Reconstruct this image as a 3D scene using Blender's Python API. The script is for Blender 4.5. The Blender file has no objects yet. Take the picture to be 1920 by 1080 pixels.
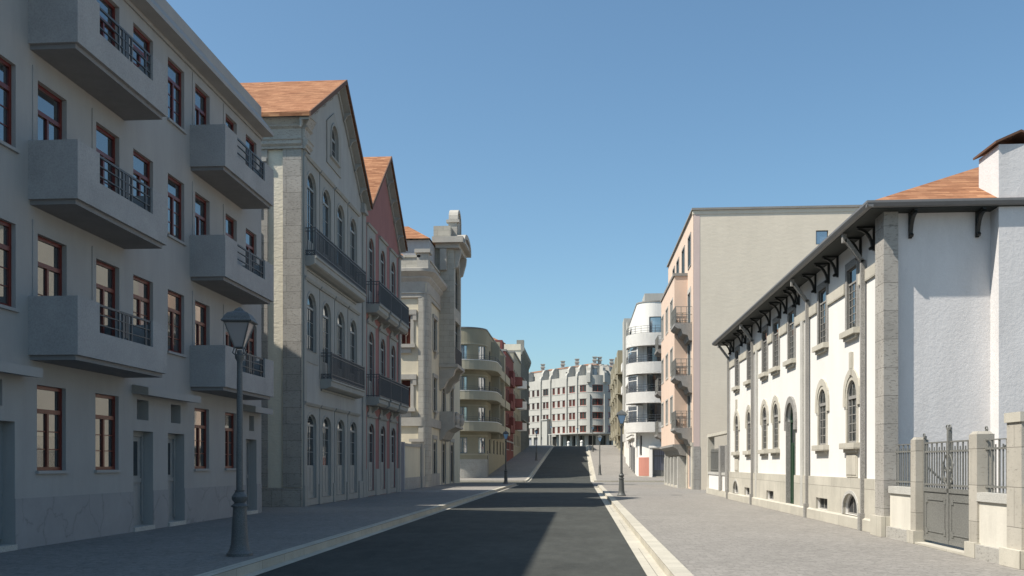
import bpy, math, random
from math import sin, cos, pi, radians, atan, sqrt, degrees, atan2
from mathutils import Vector
from mathutils.geometry import tessellate_polygon
random.seed(7)
S = bpy.context.scene
COL = S.collection
# ------------------------------------------------------------------ camera
cd = bpy.data.cameras.new('camera'); cam = bpy.data.objects.new('camera', cd); COL.objects.link(cam)
cd.sensor_width = 36; cd.lens = 33.75; cd.clip_start = 0.1; cd.clip_end = 3000
cam.location = (0, 0, 1.6)
cam.rotation_euler = (pi/2, 0, atan(128/1800))
cd.shift_y = 330/1920; cd.shift_x = 0
S.camera = cam
# ------------------------------------------------------------------ light
SUN = Vector((-.713, -.296, 1)).normalized()
EL = math.asin(SUN.z); AZ = atan2(SUN.x, SUN.y)
w = bpy.data.worlds.new("World"); S.world = w; w.use_nodes = True
nt = w.node_tree; bg = nt.nodes['Background']
sky = nt.nodes.new('ShaderNodeTexSky'); sky.sky_type = 'NISHITA'; sky.sun_disc = False
sky.sun_elevation = EL; sky.sun_rotation = AZ
sky.air_density = 1.0; sky.dust_density = 1.4; sky.ozone_density = 1.0
tint = nt.nodes.new('ShaderNodeMix'); tint.data_type = 'RGBA'; tint.blend_type = 'MULTIPLY'; tint.inputs[0].default_value = 1
tint.inputs[7].default_value = (.90, 1.13, 1.17, 1)         # slightly greener, clearer blue than the raw model
nt.links.new(sky.outputs[0], tint.inputs[6]); nt.links.new(tint.outputs[2], bg.inputs[0]); bg.inputs[1].default_value = 0.094
sl = bpy.data.lights.new('sun', 'SUN'); sl.energy = 5.0; sl.angle = radians(.5); sl.color = (1, .925, .82)
so = bpy.data.objects.new('sun', sl); COL.objects.link(so)
so.rotation_euler = SUN.to_track_quat('Z', 'Y').to_euler(); so.location = (-30, -20, 60)
S.view_settings.view_transform = 'Standard'; S.view_settings.look = 'None'
S.view_settings.exposure = 0.5; S.view_settings.gamma = 1

# ------------------------------------------------------------------ materials
M = {}
def nodes(name, rough=.85):
    m = bpy.data.materials.new(name); m.use_nodes = True
    t = m.node_tree; b = t.nodes['Principled BSDF']
    b.inputs['Roughness'].default_value = rough
    if rough >= .8: b.inputs['Specular IOR Level'].default_value = .12
    M[name] = m
    return m, t, b
def coord(t, kind='Object', scale=(1,1,1)):
    c = t.nodes.new('ShaderNodeTexCoord'); mp = t.nodes.new('ShaderNodeMapping')
    mp.inputs['Scale'].default_value = scale
    t.links.new(c.outputs[kind], mp.inputs[0]); return mp.outputs[0]
def noise(t, vec, scale, detail=4, rough=.55):
    n = t.nodes.new('ShaderNodeTexNoise'); n.inputs['Scale'].default_value = scale
    n.inputs['Detail'].default_value = detail; n.inputs['Roughness'].default_value = rough
    t.links.new(vec, n.inputs['Vector']); return n.outputs['Fac']
def ramp(t, fac, p):
    r = t.nodes.new('ShaderNodeValToRGB'); e = r.color_ramp.elements
    while len(e) < len(p): e.new(.5)
    for i, (q, c) in enumerate(p):
        e[i].position = q; e[i].color = (*(c if isinstance(c, tuple) else (c,)*3), 1)
    t.links.new(fac, r.inputs[0]); return r.outputs[0]
def mul(t, a, b, mode='MULTIPLY', fac=1.0):
    m = t.nodes.new('ShaderNodeMix'); m.data_type = 'RGBA'; m.blend_type = mode
    m.inputs[0].default_value = fac
    for k, x in ((6, a), (7, b)):
        if isinstance(x, tuple): m.inputs[k].default_value = (*x, 1)
        else: t.links.new(x, m.inputs[k])
    return m.outputs[2]
def bump(t, b, h, strength, dist):
    n = t.nodes.new('ShaderNodeBump'); n.inputs['Strength'].default_value = strength
    n.inputs['Distance'].default_value = dist
    t.links.new(h, n.inputs['Height']); t.links.new(n.outputs[0], b.inputs['Normal'])
def plaster(name, col, bs=14, bd=.01, var=.10, stain=.12, stretch=(1,1,1), bst=.5):
    m, t, b = nodes(name, .9)
    v = coord(t); v2 = coord(t, 'Object', (1,1,.25)); v3 = coord(t, 'Object', stretch)
    big = ramp(t, noise(t, v, .5, 5), [(.3, 1-var), (.7, 1.0)])
    st = ramp(t, noise(t, v2, 1.7, 6, .7), [(.35, 1-stain), (.62, 1.0)])
    c = mul(t, mul(t, col, big), st)
    fine = ramp(t, noise(t, v, 60, 2), [(.3, .93), (.7, 1.0)])
    t.links.new(mul(t, c, fine), b.inputs['Base Color'])
    bump(t, b, noise(t, v3, bs, 5, .6), bst, bd)
def stone(name, col, joints=None, pit=.25, dark=.55, bd=.02, bs=9):
    m, t, b = nodes(name, .88)
    v = coord(t); vs = coord(t, 'Object', (1, 1, 3.2))
    big = ramp(t, noise(t, v, 1.3, 6, .65), [(.3, .80), (.7, 1.0)])
    pits = ramp(t, noise(t, vs, bs, 8, .7), [(.34, dark), (.34+pit*.5, 1.0)])
    grain = ramp(t, noise(t, v, 90, 2), [(.3, .86), (.7, 1.03)])
    c = mul(t, mul(t, mul(t, col, big), pits), grain)
    hgt = mul(t, pits, grain)
    if joints:
        br = t.nodes.new('ShaderNodeTexBrick'); u = coord(t, 'UV')
        t.links.new(u, br.inputs['Vector'])
        br.inputs['Color1'].default_value = (1,1,1,1); br.inputs['Color2'].default_value = (.86,.86,.86,1)
        br.inputs['Mortar'].default_value = (.45,.45,.45,1)
        br.inputs['Scale'].default_value = 1; br.inputs['Mortar Size'].default_value = .006
        br.inputs['Mortar Smooth'].default_value = .1
        br.inputs['Brick Width'].default_value = joints[0]; br.inputs['Row Height'].default_value = joints[1]
        c = mul(t, c, br.outputs['Color']); hgt = mul(t, hgt, br.outputs['Color'])
    t.links.new(c, b.inputs['Base Color'])
    bump(t, b, hgt, .6, bd)
def granite(name, col, c2=.5, sc=45, rough=.8):
    m, t, b = nodes(name, rough)
    v = coord(t)
    g = ramp(t, noise(t, v, sc, 4, .75), [(.35, c2), (.6, 1.0)])
    big = ramp(t, noise(t, v, 1.5, 4), [(.3, .85), (.7, 1.0)])
    t.links.new(mul(t, mul(t, col, g), big), b.inputs['Base Color'])
    bump(t, b, noise(t, v, sc, 4, .7), .35, .01)
def simple(name, col, rough=.6, metal=0, spec=.5, var=.12):
    m, t, b = nodes(name, rough)
    v = coord(t)
    g = ramp(t, noise(t, v, 7, 4), [(.3, 1-var), (.7, 1.0)])
    t.links.new(mul(t, col, g), b.inputs['Base Color'])
    b.inputs['Metallic'].default_value = metal
    b.inputs['Specular IOR Level'].default_value = spec
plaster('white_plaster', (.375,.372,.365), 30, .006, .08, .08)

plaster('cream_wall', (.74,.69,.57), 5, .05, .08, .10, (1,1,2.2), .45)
plaster('beige_wall', (.74,.665,.545), 3.2, .03, .05, .05, (1,1,2.2), .3)
plaster('hall_plaster', (.745,.73,.70), 12, .006, .05, .05)
plaster('hall_end_plaster', (.68,.665,.66), 14, .018, .08, .10, bst=.42)
plaster('pink_plaster', (.34,.175,.165), 20, .006, .10, .12)
plaster('rose_plaster', (.69,.535,.43), 20, .006, .05, .06)
plaster('rose_strip', (.66,.53,.48), 20, .006, .05, .06)
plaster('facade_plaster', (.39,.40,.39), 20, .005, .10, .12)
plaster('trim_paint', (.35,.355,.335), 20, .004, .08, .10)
plaster('olive_plaster', (.33,.30,.22), 12, .01, .08, .08)
plaster('olive_light', (.40,.37,.285), 12, .01, .08, .08)
plaster('red_plaster', (.20,.078,.07), 12, .01, .1, .1)
plaster('salmon_band', (.50,.23,.18), 12, .01, .08, .08)
plaster('deco_plaster', (.44,.43,.395), 4, .01, .06, .10)
plaster('villa_plaster', (.68,.62,.48), 8, .02, .06, .10)
plaster('roughcast', (.70,.68,.64), 16, .09, .14, .04, bst=.9)
plaster('smooth_white', (.74,.72,.68), 10, .005, .04, .05)
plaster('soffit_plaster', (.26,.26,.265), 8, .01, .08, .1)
plaster('grey_plaster', (.42,.43,.44), 8, .01, .08, .1)
plaster('panel_plaster', (.66,.63,.555), 14, .012, .12, .14)
stone('travertine', (.43,.41,.375), (1.1, .62))
stone('travertine_plain', (.44,.425,.39))
stone('ashlar', (.68,.66,.58), (1.4, .55), .3, .75, .02)
stone('villa_stone', (.52,.495,.43), (.9, .42), .2, .8, .015)
stone('villa_trim', (.46,.44,.395), None, .2, .8, .01)
stone('pier_stone', (.49,.46,.40), (1.1, .62), .15, .72)
stone('plinth_stone', (.56,.53,.455), (1.9, 1.0), .15, .86, .008)
stone('kerb_stone', (.54,.51,.43), (1.2, 5), .15, .86, .008)
stone('old_cornice', (.33,.33,.30), None, .3, .6, .02)
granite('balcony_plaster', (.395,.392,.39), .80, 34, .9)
granite('granite', (.36,.35,.33), .45)
granite('granite_dark', (.34,.33,.31), .5)
granite('granite_light', (.55,.54,.50), .6)
granite('lamp_iron', (.15,.155,.155), .45, 70, .55)
granite('lamp_iron_plain', (.11,.115,.11), .7, 40, .5)
granite('gate_iron', (.20,.20,.185), .6, 30, .6)
simple('iron', (.075,.082,.09), .5)
simple('black_iron', (.012,.014,.013), .45)
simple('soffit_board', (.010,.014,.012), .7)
simple('red_wood', (.13,.016,.009), .35, 0, .5, .2)
simple('red_paint', (.34,.045,.02), .4)
simple('green_wood', (.008,.040,.016), .35)
simple('pale_wood', (.27,.29,.285), .5)
simple('grey_wood', (.27,.28,.28), .5)
simple('blue_frame', (.12,.17,.20), .4)
simple('dark_frame', (.05,.055,.055), .4)
simple('shutter_grey', (.30,.31,.34), .6)
simple('stained_glass', (.055,.02,.016), .15)
simple('flashing', (.16,.16,.16), .5)
simple('dark_inside', (.03,.032,.035), .8)
def glass(name, col, rough=.03, ior=1.6, spec=.7):
    m, t, b = nodes(name, rough)
    b.inputs['Base Color'].default_value = (*col, 1); b.inputs['IOR'].default_value = ior
    b.inputs['Specular IOR Level'].default_value = spec
    v = coord(t); bump(t, b, noise(t, v, 1.2, 2), .04, .02)
glass('glass', (.018,.024,.028), .03, 2.0); glass('clear_glass', (.018,.024,.028), .03, 2.7); glass('far_glass', (.03,.03,.03), .1, 1.45, .5); glass('bright_glass', (.10,.12,.15), .05, 3, .8)
glass('curtain_glass', (.30,.32,.36), .1)
glass('lamp_glass', (.30,.52,.78), .15); glass('lamp_glass_near', (.36,.33,.32), .08, 1.9, .8)  # sky and opposite house reflections are put into these pane colours
glass('door_glass', (.26,.27,.33), .08)
def marble():
    m, t, b = nodes('worn_plinth', .8)
    v = coord(t); vo = t.nodes.new('ShaderNodeTexVoronoi'); vo.feature = 'DISTANCE_TO_EDGE'; vo.inputs['Scale'].default_value = .9
    wv = mul(t, v, noise(t, v, 1.6, 4), 'ADD', .9); t.links.new(wv, vo.inputs['Vector'])
    crack = ramp(t, vo.outputs['Distance'], [(0, .72), (.012, .93), (.05, 1)])
    msk = ramp(t, noise(t, v, 1.1, 2), [(.45, 0.0), (.6, 1.0)])
    cr = mul(t, crack, msk, 'LIGHTEN')
    big = ramp(t, noise(t, v, 1.3, 6, .7), [(.3, .88), (.7, 1.02)])
    t.links.new(mul(t, mul(t, (.30,.30,.305), cr), big), b.inputs['Base Color'])
marble()
# roof tiles
def tiles():
    m, t, b = nodes('roof_tile', .85)
    u = coord(t, 'UV'); br = t.nodes.new('ShaderNodeTexBrick'); t.links.new(u, br.inputs['Vector'])
    br.inputs['Scale'].default_value = 1; br.inputs['Brick Width'].default_value = .42
    br.inputs['Row Height'].default_value = .115; br.inputs['Mortar Size'].default_value = .006
    br.inputs['Color1'].default_value = (.225,.105,.055,1); br.inputs['Color2'].default_value = (.36,.19,.105,1)
    br.inputs['Mortar'].default_value = (.25,.11,.07,1); br.inputs['Bias'].default_value = -.1
    us = coord(t, 'UV', (1.0, 7, 1))
    n = ramp(t, noise(t, us, 1.1, 5, .7), [(.28, (.55,.48,.45)), (.5, (1,1,1)), (.70, (1.4,1.45,1.4))])
    big = ramp(t, noise(t, u, .35, 3), [(.3, .85), (.7, 1.05)])
    t.links.new(mul(t, mul(t, br.outputs['Color'], n), big), b.inputs['Base Color'])
    bump(t, b, br.outputs['Fac'], -.6, .02)
tiles()
def asphalt():
    m, t, b = nodes('asphalt', .82)
    v = coord(t); vs = coord(t, 'Object', (1, .45, 1))
    big = ramp(t, noise(t, v, .35, 5), [(.3, .85), (.7, 1.12)])
    streak = ramp(t, noise(t, vs, 3.2, 6, .7), [(.3, .74), (.7, 1.14)])
    fine = ramp(t, noise(t, v, 45, 3, .7), [(.3, .75), (.7, 1.15)])
    t.links.new(mul(t, mul(t, mul(t, (.066,.069,.063), big), streak), fine), b.inputs['Base Color'])
    bump(t, b, noise(t, v, 60, 4), .4, .006)
asphalt()
def paving():
    m, t, b = nodes('paving', .85)
    v = coord(t); vo = t.nodes.new('ShaderNodeTexVoronoi'); vo.inputs['Scale'].default_value = 9
    vo.inputs['Randomness'].default_value = .6; vo.feature = 'DISTANCE_TO_EDGE'
    t.links.new(v, vo.inputs['Vector'])
    vc = t.nodes.new('ShaderNodeTexVoronoi'); vc.inputs['Scale'].default_value = 9
    vc.inputs['Randomness'].default_value = .6; t.links.new(v, vc.inputs['Vector'])
    sep = t.nodes.new('ShaderNodeSeparateColor'); t.links.new(vc.outputs['Color'], sep.inputs[0])
    cell = ramp(t, sep.outputs[0], [(0, .88), (1, 1.05)])
    j = ramp(t, vo.outputs['Distance'], [(0, .74), (.10, 1)])
    big = mul(t, ramp(t, noise(t, v, .4, 5), [(.3, .9), (.7, 1.03)]), ramp(t, noise(t, coord(t, 'Object', (1, 2.2, 1)), 3.5, 5, .7), [(.3, .84), (.7, 1.1)]))
    t.links.new(mul(t, mul(t, mul(t, (.27,.256,.235), cell), j), big), b.inputs['Base Color'])
    bump(t, b, j, .7, .012)
paving()
simple('verge_tile', (.12,.06,.035), .8)  # dark brown edge tiles; the gable edges' shade is put into the colour
simple('ground_soil', (.20,.19,.17), .9)

# ------------------------------------------------------------------ object helpers
def wloc(o):
    while o.parent: o = o.parent
    return o.location
def thing(name, label, cat, loc=(0,0,0), group=None):
    o = bpy.data.objects.new(name, None); COL.objects.link(o); o.location = loc
    o['label'] = label; o['category'] = cat
    if group: o['group'] = group
    return o
class Path:
    def __init__(s, segs, side=1, u0=0):
        s.segs = []; s.side = side; u = u0; s.u0 = u0
        for g in segs:
            L = math.dist(g[1:3], g[3:5]) if g[0] == 'L' else abs(g[5]-g[4])*g[3]
            s.segs.append((u, u+L, g)); u += L
        s.u1 = u
    def at(s, u):
        for a, b, g in s.segs:
            if u <= b+1e-9: break
        if g[0] == 'L':
            L = b-a; dx, dy = (g[3]-g[1])/L, (g[4]-g[2])/L; t = u-a
            return g[1]+dx*t, g[2]+dy*t, s.side*dy, -s.side*dx
        k = (u-a)/(b-a); an = g[4]+(g[5]-g[4])*k
        return g[1]+g[3]*cos(an), g[2]+g[3]*sin(an), cos(an), sin(an)
    def P(s, u, v, w=0):
        x, y, nx, ny = s.at(u); return Vector((x+nx*w, y+ny*w, v))
    def cuts(s, u0, u1, extra=()):
        c = {u0, u1}; c.update(e for e in extra if u0 < e < u1)
        for a, b, g in s.segs:
            for q in (a, b):
                if u0 < q < u1: c.add(q)
            if g[0] == 'A':
                n = max(2, int(abs(g[5]-g[4])/radians(7)))
                for i in range(1, n):
                    q = a+(b-a)*i/n
                    if u0 < q < u1 and all(abs(q-e) > .02 for e in c): c.add(q)
        return sorted(c)
def alongY(X, side): return Path([('L', X, -60, X, 400)], side, -60)
def alongX(Y, side=1): return Path([('L', -80, Y, 80, Y)], side, -80)
class MB:
    def __init__(s): s.v = []; s.f = []
    def poly(s, pts):
        n = len(s.v); s.v += [Vector(p) for p in pts]; s.f.append(tuple(range(n, n+len(pts)))); return s
    def box(s, pa, u0, u1, v0, v1, w0, w1):
        us = pa.cuts(u0, u1); n = len(s.v); k = len(us)
        for u in us:
            for (v, ww) in ((v0,w0),(v0,w1),(v1,w1),(v1,w0)): s.v.append(pa.P(u, v, ww))
        for i in range(k-1):
            for j in range(4):
                a = n+i*4+j; b = n+i*4+(j+1)%4; s.f.append((a, b, b+4, a+4))
        s.f.append((n, n+1, n+2, n+3)); e = n+(k-1)*4; s.f.append((e+3, e+2, e+1, e))
        return s
    def ext(s, pa, prof, u0, u1):                       # profile of (w, v) swept along the path
        us = pa.cuts(u0, u1); n = len(s.v); c = len(prof)
        for u in us:
            for (ww, v) in prof: s.v.append(pa.P(u, v, ww))
        for i in range(len(us)-1):
            for j in range(c):
                a = n+i*c+j; b = n+i*c+(j+1)%c; s.f.append((a, b, b+c, a+c))
        s.f.append(tuple(range(n, n+c))); e = n+(len(us)-1)*c; s.f.append(tuple(range(e+c-1, e-1, -1)))
        return s
    def plate(s, pa, outer, holes=(), w0=-.3, w1=0, back=False):
        sides = back or w1 > 0
        loops = [list(outer)]+[list(h) for h in holes]
        flat = [p for l in loops for p in l]
        tr = tessellate_polygon([[Vector((p[0], p[1], 0)) for p in l] for l in loops])
        n = len(s.v); s.v += [pa.P(p[0], p[1], w1) for p in flat]
        s.f += [tuple(n+i for i in t) for t in tr]
        m = len(s.v); s.v += [pa.P(p[0], p[1], w0) for p in flat]
        if back: s.f += [tuple(m+i for i in reversed(t)) for t in tr]
        o = 0
        for q, l in enumerate(loops):
            for i in range(len(l)):
                if q == 0 and not sides: break
                j = (i+1) % len(l); s.f.append((n+o+i, n+o+j, m+o+j, m+o+i))
            o += len(l)
        return s
    def ring(s, pa, a, b, w0, w1):
        n = len(s.v); k = len(a)
        for q, ww in ((a,w1),(b,w1),(a,w0),(b,w0)): s.v += [pa.P(p[0], p[1], ww) for p in q]
        for i in range(k):
            j = (i+1) % k
            s.f += [(n+i, n+j, n+k+j, n+k+i), (n+k+i, n+k+j, n+3*k+j, n+3*k+i), (n+2*k+i, n+2*k+j, n+j, n+i)]
        return s
    def grid(s, pa, u0, u1, v0, v1, holes, depth=.25):   # wall on a curved path with rectangular openings
        us = pa.cuts(u0, u1, [x for h in holes for x in h[:2]])
        vs = sorted({v0, v1} | {x for h in holes for x in h[2:4]})
        for i in range(len(us)-1):
            for j in range(len(vs)-1):
                um, vm = (us[i]+us[i+1])/2, (vs[j]+vs[j+1])/2
                if any(h[0] < um < h[1] and h[2] < vm < h[3] for h in holes): continue
                s.poly([pa.P(us[i], vs[j]), pa.P(us[i+1], vs[j]), pa.P(us[i+1], vs[j+1]), pa.P(us[i], vs[j+1])])
        for a, b, c, d in holes:
            for u in (a, b): s.poly([pa.P(u, c), pa.P(u, d), pa.P(u, d, -depth), pa.P(u, c, -depth)])
            uu = pa.cuts(a, b)
            for v in (c, d):
                for i in range(len(uu)-1):
                    s.poly([pa.P(uu[i], v), pa.P(uu[i+1], v), pa.P(uu[i+1], v, -depth), pa.P(uu[i], v, -depth)])
        return s
    def wbox(s, x0, x1, y0, y1, z0, z1):
        n = len(s.v)
        s.v += [Vector(p) for p in ((x0,y0,z0),(x1,y0,z0),(x1,y1,z0),(x0,y1,z0),(x0,y0,z1),(x1,y0,z1),(x1,y1,z1),(x0,y1,z1))]
        s.f += [tuple(n+i for i in q) for q in ((0,3,2,1),(4,5,6,7),(0,1,5,4),(1,2,6,5),(2,3,7,6),(3,0,4,7))]
        return s
    def tube(s, pts, r, k=8):
        pts = [Vector(p) for p in pts]; rr = r if isinstance(r, (list, tuple)) else [r]*len(pts)
        n = len(s.v)
        for i, p in enumerate(pts):
            d = (pts[min(i+1, len(pts)-1)]-pts[max(i-1, 0)]).normalized()
            a = d.cross(Vector((0,0,1)) if abs(d.z) < .9 else Vector((1,0,0))).normalized(); b = d.cross(a)
            for j in range(k): s.v.append(p+rr[i]*(a*cos(2*pi*j/k)+b*sin(2*pi*j/k)))
        for i in range(len(pts)-1):
            for j in range(k):
                a = n+i*k+j; b = n+i*k+(j+1)%k; s.f.append((a, b, b+k, a+k))
        s.f.append(tuple(range(n, n+k))); e = n+(len(pts)-1)*k; s.f.append(tuple(range(e, e+k)))
        return s
    def lathe(s, c, prof, k=16, rot=0, sm=True):
        n = len(s.v)
        for (r, z) in prof:
            for j in range(k):
                a = rot+2*pi*j/k; s.v.append(Vector((c[0]+r*cos(a), c[1]+r*sin(a), c[2]+z)))
        for i in range(len(prof)-1):
            for j in range(k):
                a = n+i*k+j; b = n+i*k+(j+1)%k; s.f.append((a, b, b+k, a+k))
        s.f.append(tuple(range(n+k-1, n-1, -1))); e = n+(len(prof)-1)*k; s.f.append(tuple(range(e, e+k)))
        return s
    def bar(s, p0, p1, t=.02):
        return s.tube([p0, p1], t*.7, 4)
    def build(s, name, mat, parent=None, smooth=False, kind=None, label=None):
        me = bpy.data.meshes.new(name); off = wloc(parent) if parent else Vector((0,0,0))
        me.from_pydata([p-off for p in s.v], [], s.f); me.validate()
        me.materials.append(M[mat])
        uv = me.uv_layers.new(name='UV')
        co = [v.co for v in me.vertices]
        for p in me.polygons:
            nn = p.normal
            if abs(nn.z) > .985: t, b = Vector((1,0,0)), Vector((0,1,0))
            else:
                t = Vector((-nn.y, nn.x, 0)).normalized(); b = nn.cross(t)
                if b.z < 0: b = -b
            for li in p.loop_indices:
                c = co[me.loops[li].vertex_index]+off; uv.data[li].uv = (c.dot(t), c.dot(b))
            p.use_smooth = smooth
        o = bpy.data.objects.new(name, me); COL.objects.link(o)
        if parent: o.parent = parent
        if kind: o['kind'] = kind
        if label: o['label'] = label
        if smooth:
            try: me.set_sharp_from_angle(angle=radians(40))
            except Exception: pass
        return o
def rect(a, b, c, d): return [(a,c),(b,c),(b,d),(a,d)]
def arch(a, b, c, d, rise=None, n=10):                  # rectangle with an arched top, d = crown height
    r = (b-a)/2 if rise is None else rise
    cx = (a+b)/2; sp = d-r
    pts = [(a,c),(b,c)]
    for i in range(n+1):
        t = pi*i/n; pts.append((cx+(b-a)/2*cos(t), sp+r*sin(t)))
    return pts
# ---- windows (a part with its pane as a sub-part)
def rwin(pa, h, parent, fmat='red_wood', w=-.28, t=.07, transom=None, mull=1, rows=0, gmat='glass', name='window', sill=None, low=None, mh=.02, rh=.010, ft=.045):
    a, b, c, d = h; m = MB(); W = (w, w+ft); mo = min(ft, .028)
    for q in (rect(a, a+t, c, d), rect(b-t, b, c, d)): m.box(pa, q[0][0], q[1][0], c, d, *W)
    m.box(pa, a+t, b-t, c, c+t, *W); m.box(pa, a+t, b-t, d-t, d, *W)
    top = d-t
    if transom:
        m.box(pa, a+t, b-t, transom-t*.6, transom+t*.6, W[0], W[1]+.01); top = transom-t*.6
    lo = c+t
    if low: m.box(pa, a+t, b-t, lo, low, W[0], W[1]-.015); lo = low
    for i in range(mull):
        u = a+t+(b-a-2*t)*(i+1)/(mull+1); m.box(pa, u-(mh if mull > 1 else max(mh, t*.5)), u+(mh if mull > 1 else max(mh, t*.5)), lo, top, W[0], (w+mo if mull > 1 else W[1]+.004))
    for i in range(rows):
        v = lo+(top-lo)*(i+1)/(rows+1); m.box(pa, a+t, b-t, v-rh, v+rh, W[0], w+mo-.004)
    o = m.build(name, fmat, parent)
    p = MB(); uu = pa.cuts(a+.01, b-.01)
    for i in range(len(uu)-1):
        p.poly([pa.P(uu[i], c+.01, w+.01), pa.P(uu[i+1], c+.01, w+.01), pa.P(uu[i+1], d-.01, w+.01), pa.P(uu[i], d-.01, w+.01)])
    p.build('pane', gmat, o)
    if sill:
        MB().box(pa, a-.05, b+.05, c-sill[0], c, -.02, sill[1]).build('sill', sill[2], o)
    return o
def awin(pa, h, parent, fmat='pale_wood', w=-.09, t=.06, rise=None, rows=2, mull=1, low=None, gmat='glass', name='window', transom=True, sill=None):
    a, b, c, d = h; m = MB(); r = (b-a)/2 if rise is None else rise; sp = d-r
    A = arch(a, b, c, d, r); B = arch(a+t, b-t, c+t, d-t, max(r-t, .02))
    m.ring(pa, A, B, w, w+.04)
    top = sp
    if transom: m.box(pa, a+t, b-t, sp-.045, sp+.035, w, w+.05)
    lo = c+t
    if low:
        m.box(pa, a+t, b-t, lo, low, w, w+.03)
        for k in (0, 1):
            ua = a+t+(b-a-2*t)*(.08+.5*k); ub = ua+(b-a-2*t)*.34
            m.box(pa, ua, ub, lo+.12, low-.1, w+.03, w+.045)
        lo = low
    for i in range(mull):
        u = a+t+(b-a-2*t)*(i+1)/(mull+1); m.box(pa, u-(.02 if mull < 2 else .010), u+(.02 if mull < 2 else .010), lo, (d-t-.01 if mull > 1 or not transom else top), w, w+(.035 if mull < 2 else .024))
    for i in range(rows):
        v = lo+(top-lo)*(i+1)/(rows+1); m.box(pa, a+t, b-t, v-.009, v+.009, w, w+.022)
    o = m.build(name, fmat, parent)
    MB().poly([pa.P(p[0], p[1], w+.012) for p in arch(a+.01, b-.01, c+.01, d-.01, r-.01)]).build('pane', gmat, o)
    if sill: MB().box(pa, a-.08, b+.08, c-sill[0], c, -.02, sill[1]).build('sill', sill[2], o)
    return o
def railing(pa, u0, u1, z0, z1, w, parent, sides=(True, True), sp=.12, th=.014, mat='iron', wback=0, deco=False, name='railing', mids=()):
    m = MB()
    us = pa.cuts(u0, u1)
    def run(P, L, n):
        for k in range(n+1):
            q = P(k/n); m.tube([q(z0), q(z1)], th, 4)
        if deco:
            for k in range(n):
                a, b = P(k/n), P((k+1)/n)
                m.tube([a(z0+.06), b(z0+.19)], th*.8, 4); m.tube([b(z0+.06), a(z0+.19)], th*.8, 4)
    n = max(2, int((u1-u0)/sp))
    run(lambda k: (lambda z: pa.P(u0+(u1-u0)*k, z, w)), u1-u0, n)
    for z in (z0+.05, z1)+tuple(mids)+((z0+.2,) if deco else ()):
        m.box(pa, u0, u1, z-.015, z+.015, w-.02, w+.02)
    for k, u in ((0, u0), (1, u1)):
        if not sides[k]: continue
        ns = max(2, int((w-wback)/sp))
        run(lambda q: (lambda z: pa.P(u, z, wback+(w-wback)*q)), w, ns)
        for z in (z0+.05, z1)+tuple(mids)+((z0+.2,) if deco else ()):
            m.box(pa, u-.02, u+.02, z-.015, z+.015, wback, w-.022)
        m.box(pa, u-.025, u+.025, z0, z1+.03, w-.025, w+.025)
    return m.build(name, mat, parent)
def shell(m, pa, u0, u1, v0, v1, D, top=None):
    """side, back and top faces of a building volume behind a facade"""
    P = pa.P
    m.poly([P(u0,v0), P(u0,v0,-D), P(u0,v1,-D), P(u0,v1)]); m.poly([P(u1,v0), P(u1,v0,-D), P(u1,v1,-D), P(u1,v1)])
    m.poly([P(u0,v0,-D), P(u1,v0,-D), P(u1,v1,-D), P(u0,v1,-D)]); m.poly([P(u0,v1), P(u1,v1), P(u1,v1,-D), P(u0,v1,-D)])
    return m
def copy_tree(o, parent=None):
    c = o.copy(); COL.objects.link(c); c.parent = parent
    for ch in list(o.children): copy_tree(ch, c)
    return c

# ------------------------------------------------------------------ ground
def hz(y):                                              # street level: flat, then the hill, then flat
    if y < 94: return 0
    if y < 100: return (y-94)**2/12*.058
    if y < 186: return .174+(y-100)*.058
    if y < 192: return 5.162+(y-186)*.058-(y-186)**2/12*.058
    return 5.336
YS = [-40, 0, 20, 40, 60, 74, 79.5, 93.0]+[94+i for i in range(7)]+[110,120,130,140,150,160,170,180]+[186+i for i in range(7)]+[200, 212, 260, 300]
def strip(name, x0, x1, y0, y1, dz, mat, kind='structure', bottom=None):
    ys = [y0]+[y for y in YS if y0 < y < y1]+[y1]; m = MB()
    for a, b in zip(ys, ys[1:]):
        A, B = hz(a)+dz, hz(b)+dz
        m.poly([(x0,a,A),(x1,a,A),(x1,b,B),(x0,b,B)])
        if bottom is not None:
            m.poly([(x0,a,A),(x0,b,B),(x0,b,B-bottom),(x0,a,A-bottom)]); m.poly([(x1,a,A),(x1,b,B),(x1,b,B-bottom),(x1,a,A-bottom)])
    if bottom is not None:
        for y in (y0, y1): m.poly([(x0,y,hz(y)+dz),(x1,y,hz(y)+dz),(x1,y,hz(y)+dz-bottom),(x0,y,hz(y)+dz-bottom)])
    return m.build(name, mat, None, kind=kind)
m = MB(); ys = [-1500]+YS+[400, 1500]
for a, b in zip(ys, ys[1:]):
    A, B = hz(a)-.17, hz(b)-.17; m.poly([(-1500,a,A),(1500,a,A),(1500,b,B),(-1500,b,B)])
m.build('ground', 'ground_soil', kind='structure')
strip('road', -5.16, 1.10, -40, 230, -.15, 'asphalt')
strip('side_street', -60, -5.16, 79.5, 93, -.15, 'asphalt')
strip('far_street', -40, -5.16, 203, 230, -.15, 'asphalt')
strip('side_square', 1.10, 60, 74.3, 93, -.148, 'paving')
XL, XR = -5.26, 1.34
for nm, y0, y1 in (('gutter', -40, 79.4), ('gutter', 93.1, 203)):
    strip(nm, -5.26, -5.06, y0, y1, -.142, 'kerb_stone')
strip('gutter', 1.04, 1.34, -40, 74.2, -.142, 'kerb_stone'); strip('gutter', 1.04, 1.34, 93.1, 200, -.142, 'kerb_stone')
for y0, y1 in ((-40, 79.2), (93.2, 203)):
    strip('kerb', -5.50, -5.26, y0, y1, .004, 'kerb_stone', bottom=.16)
    strip('pavement', -26, -5.50, y0, y1, 0, 'paving', bottom=.16)
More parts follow.
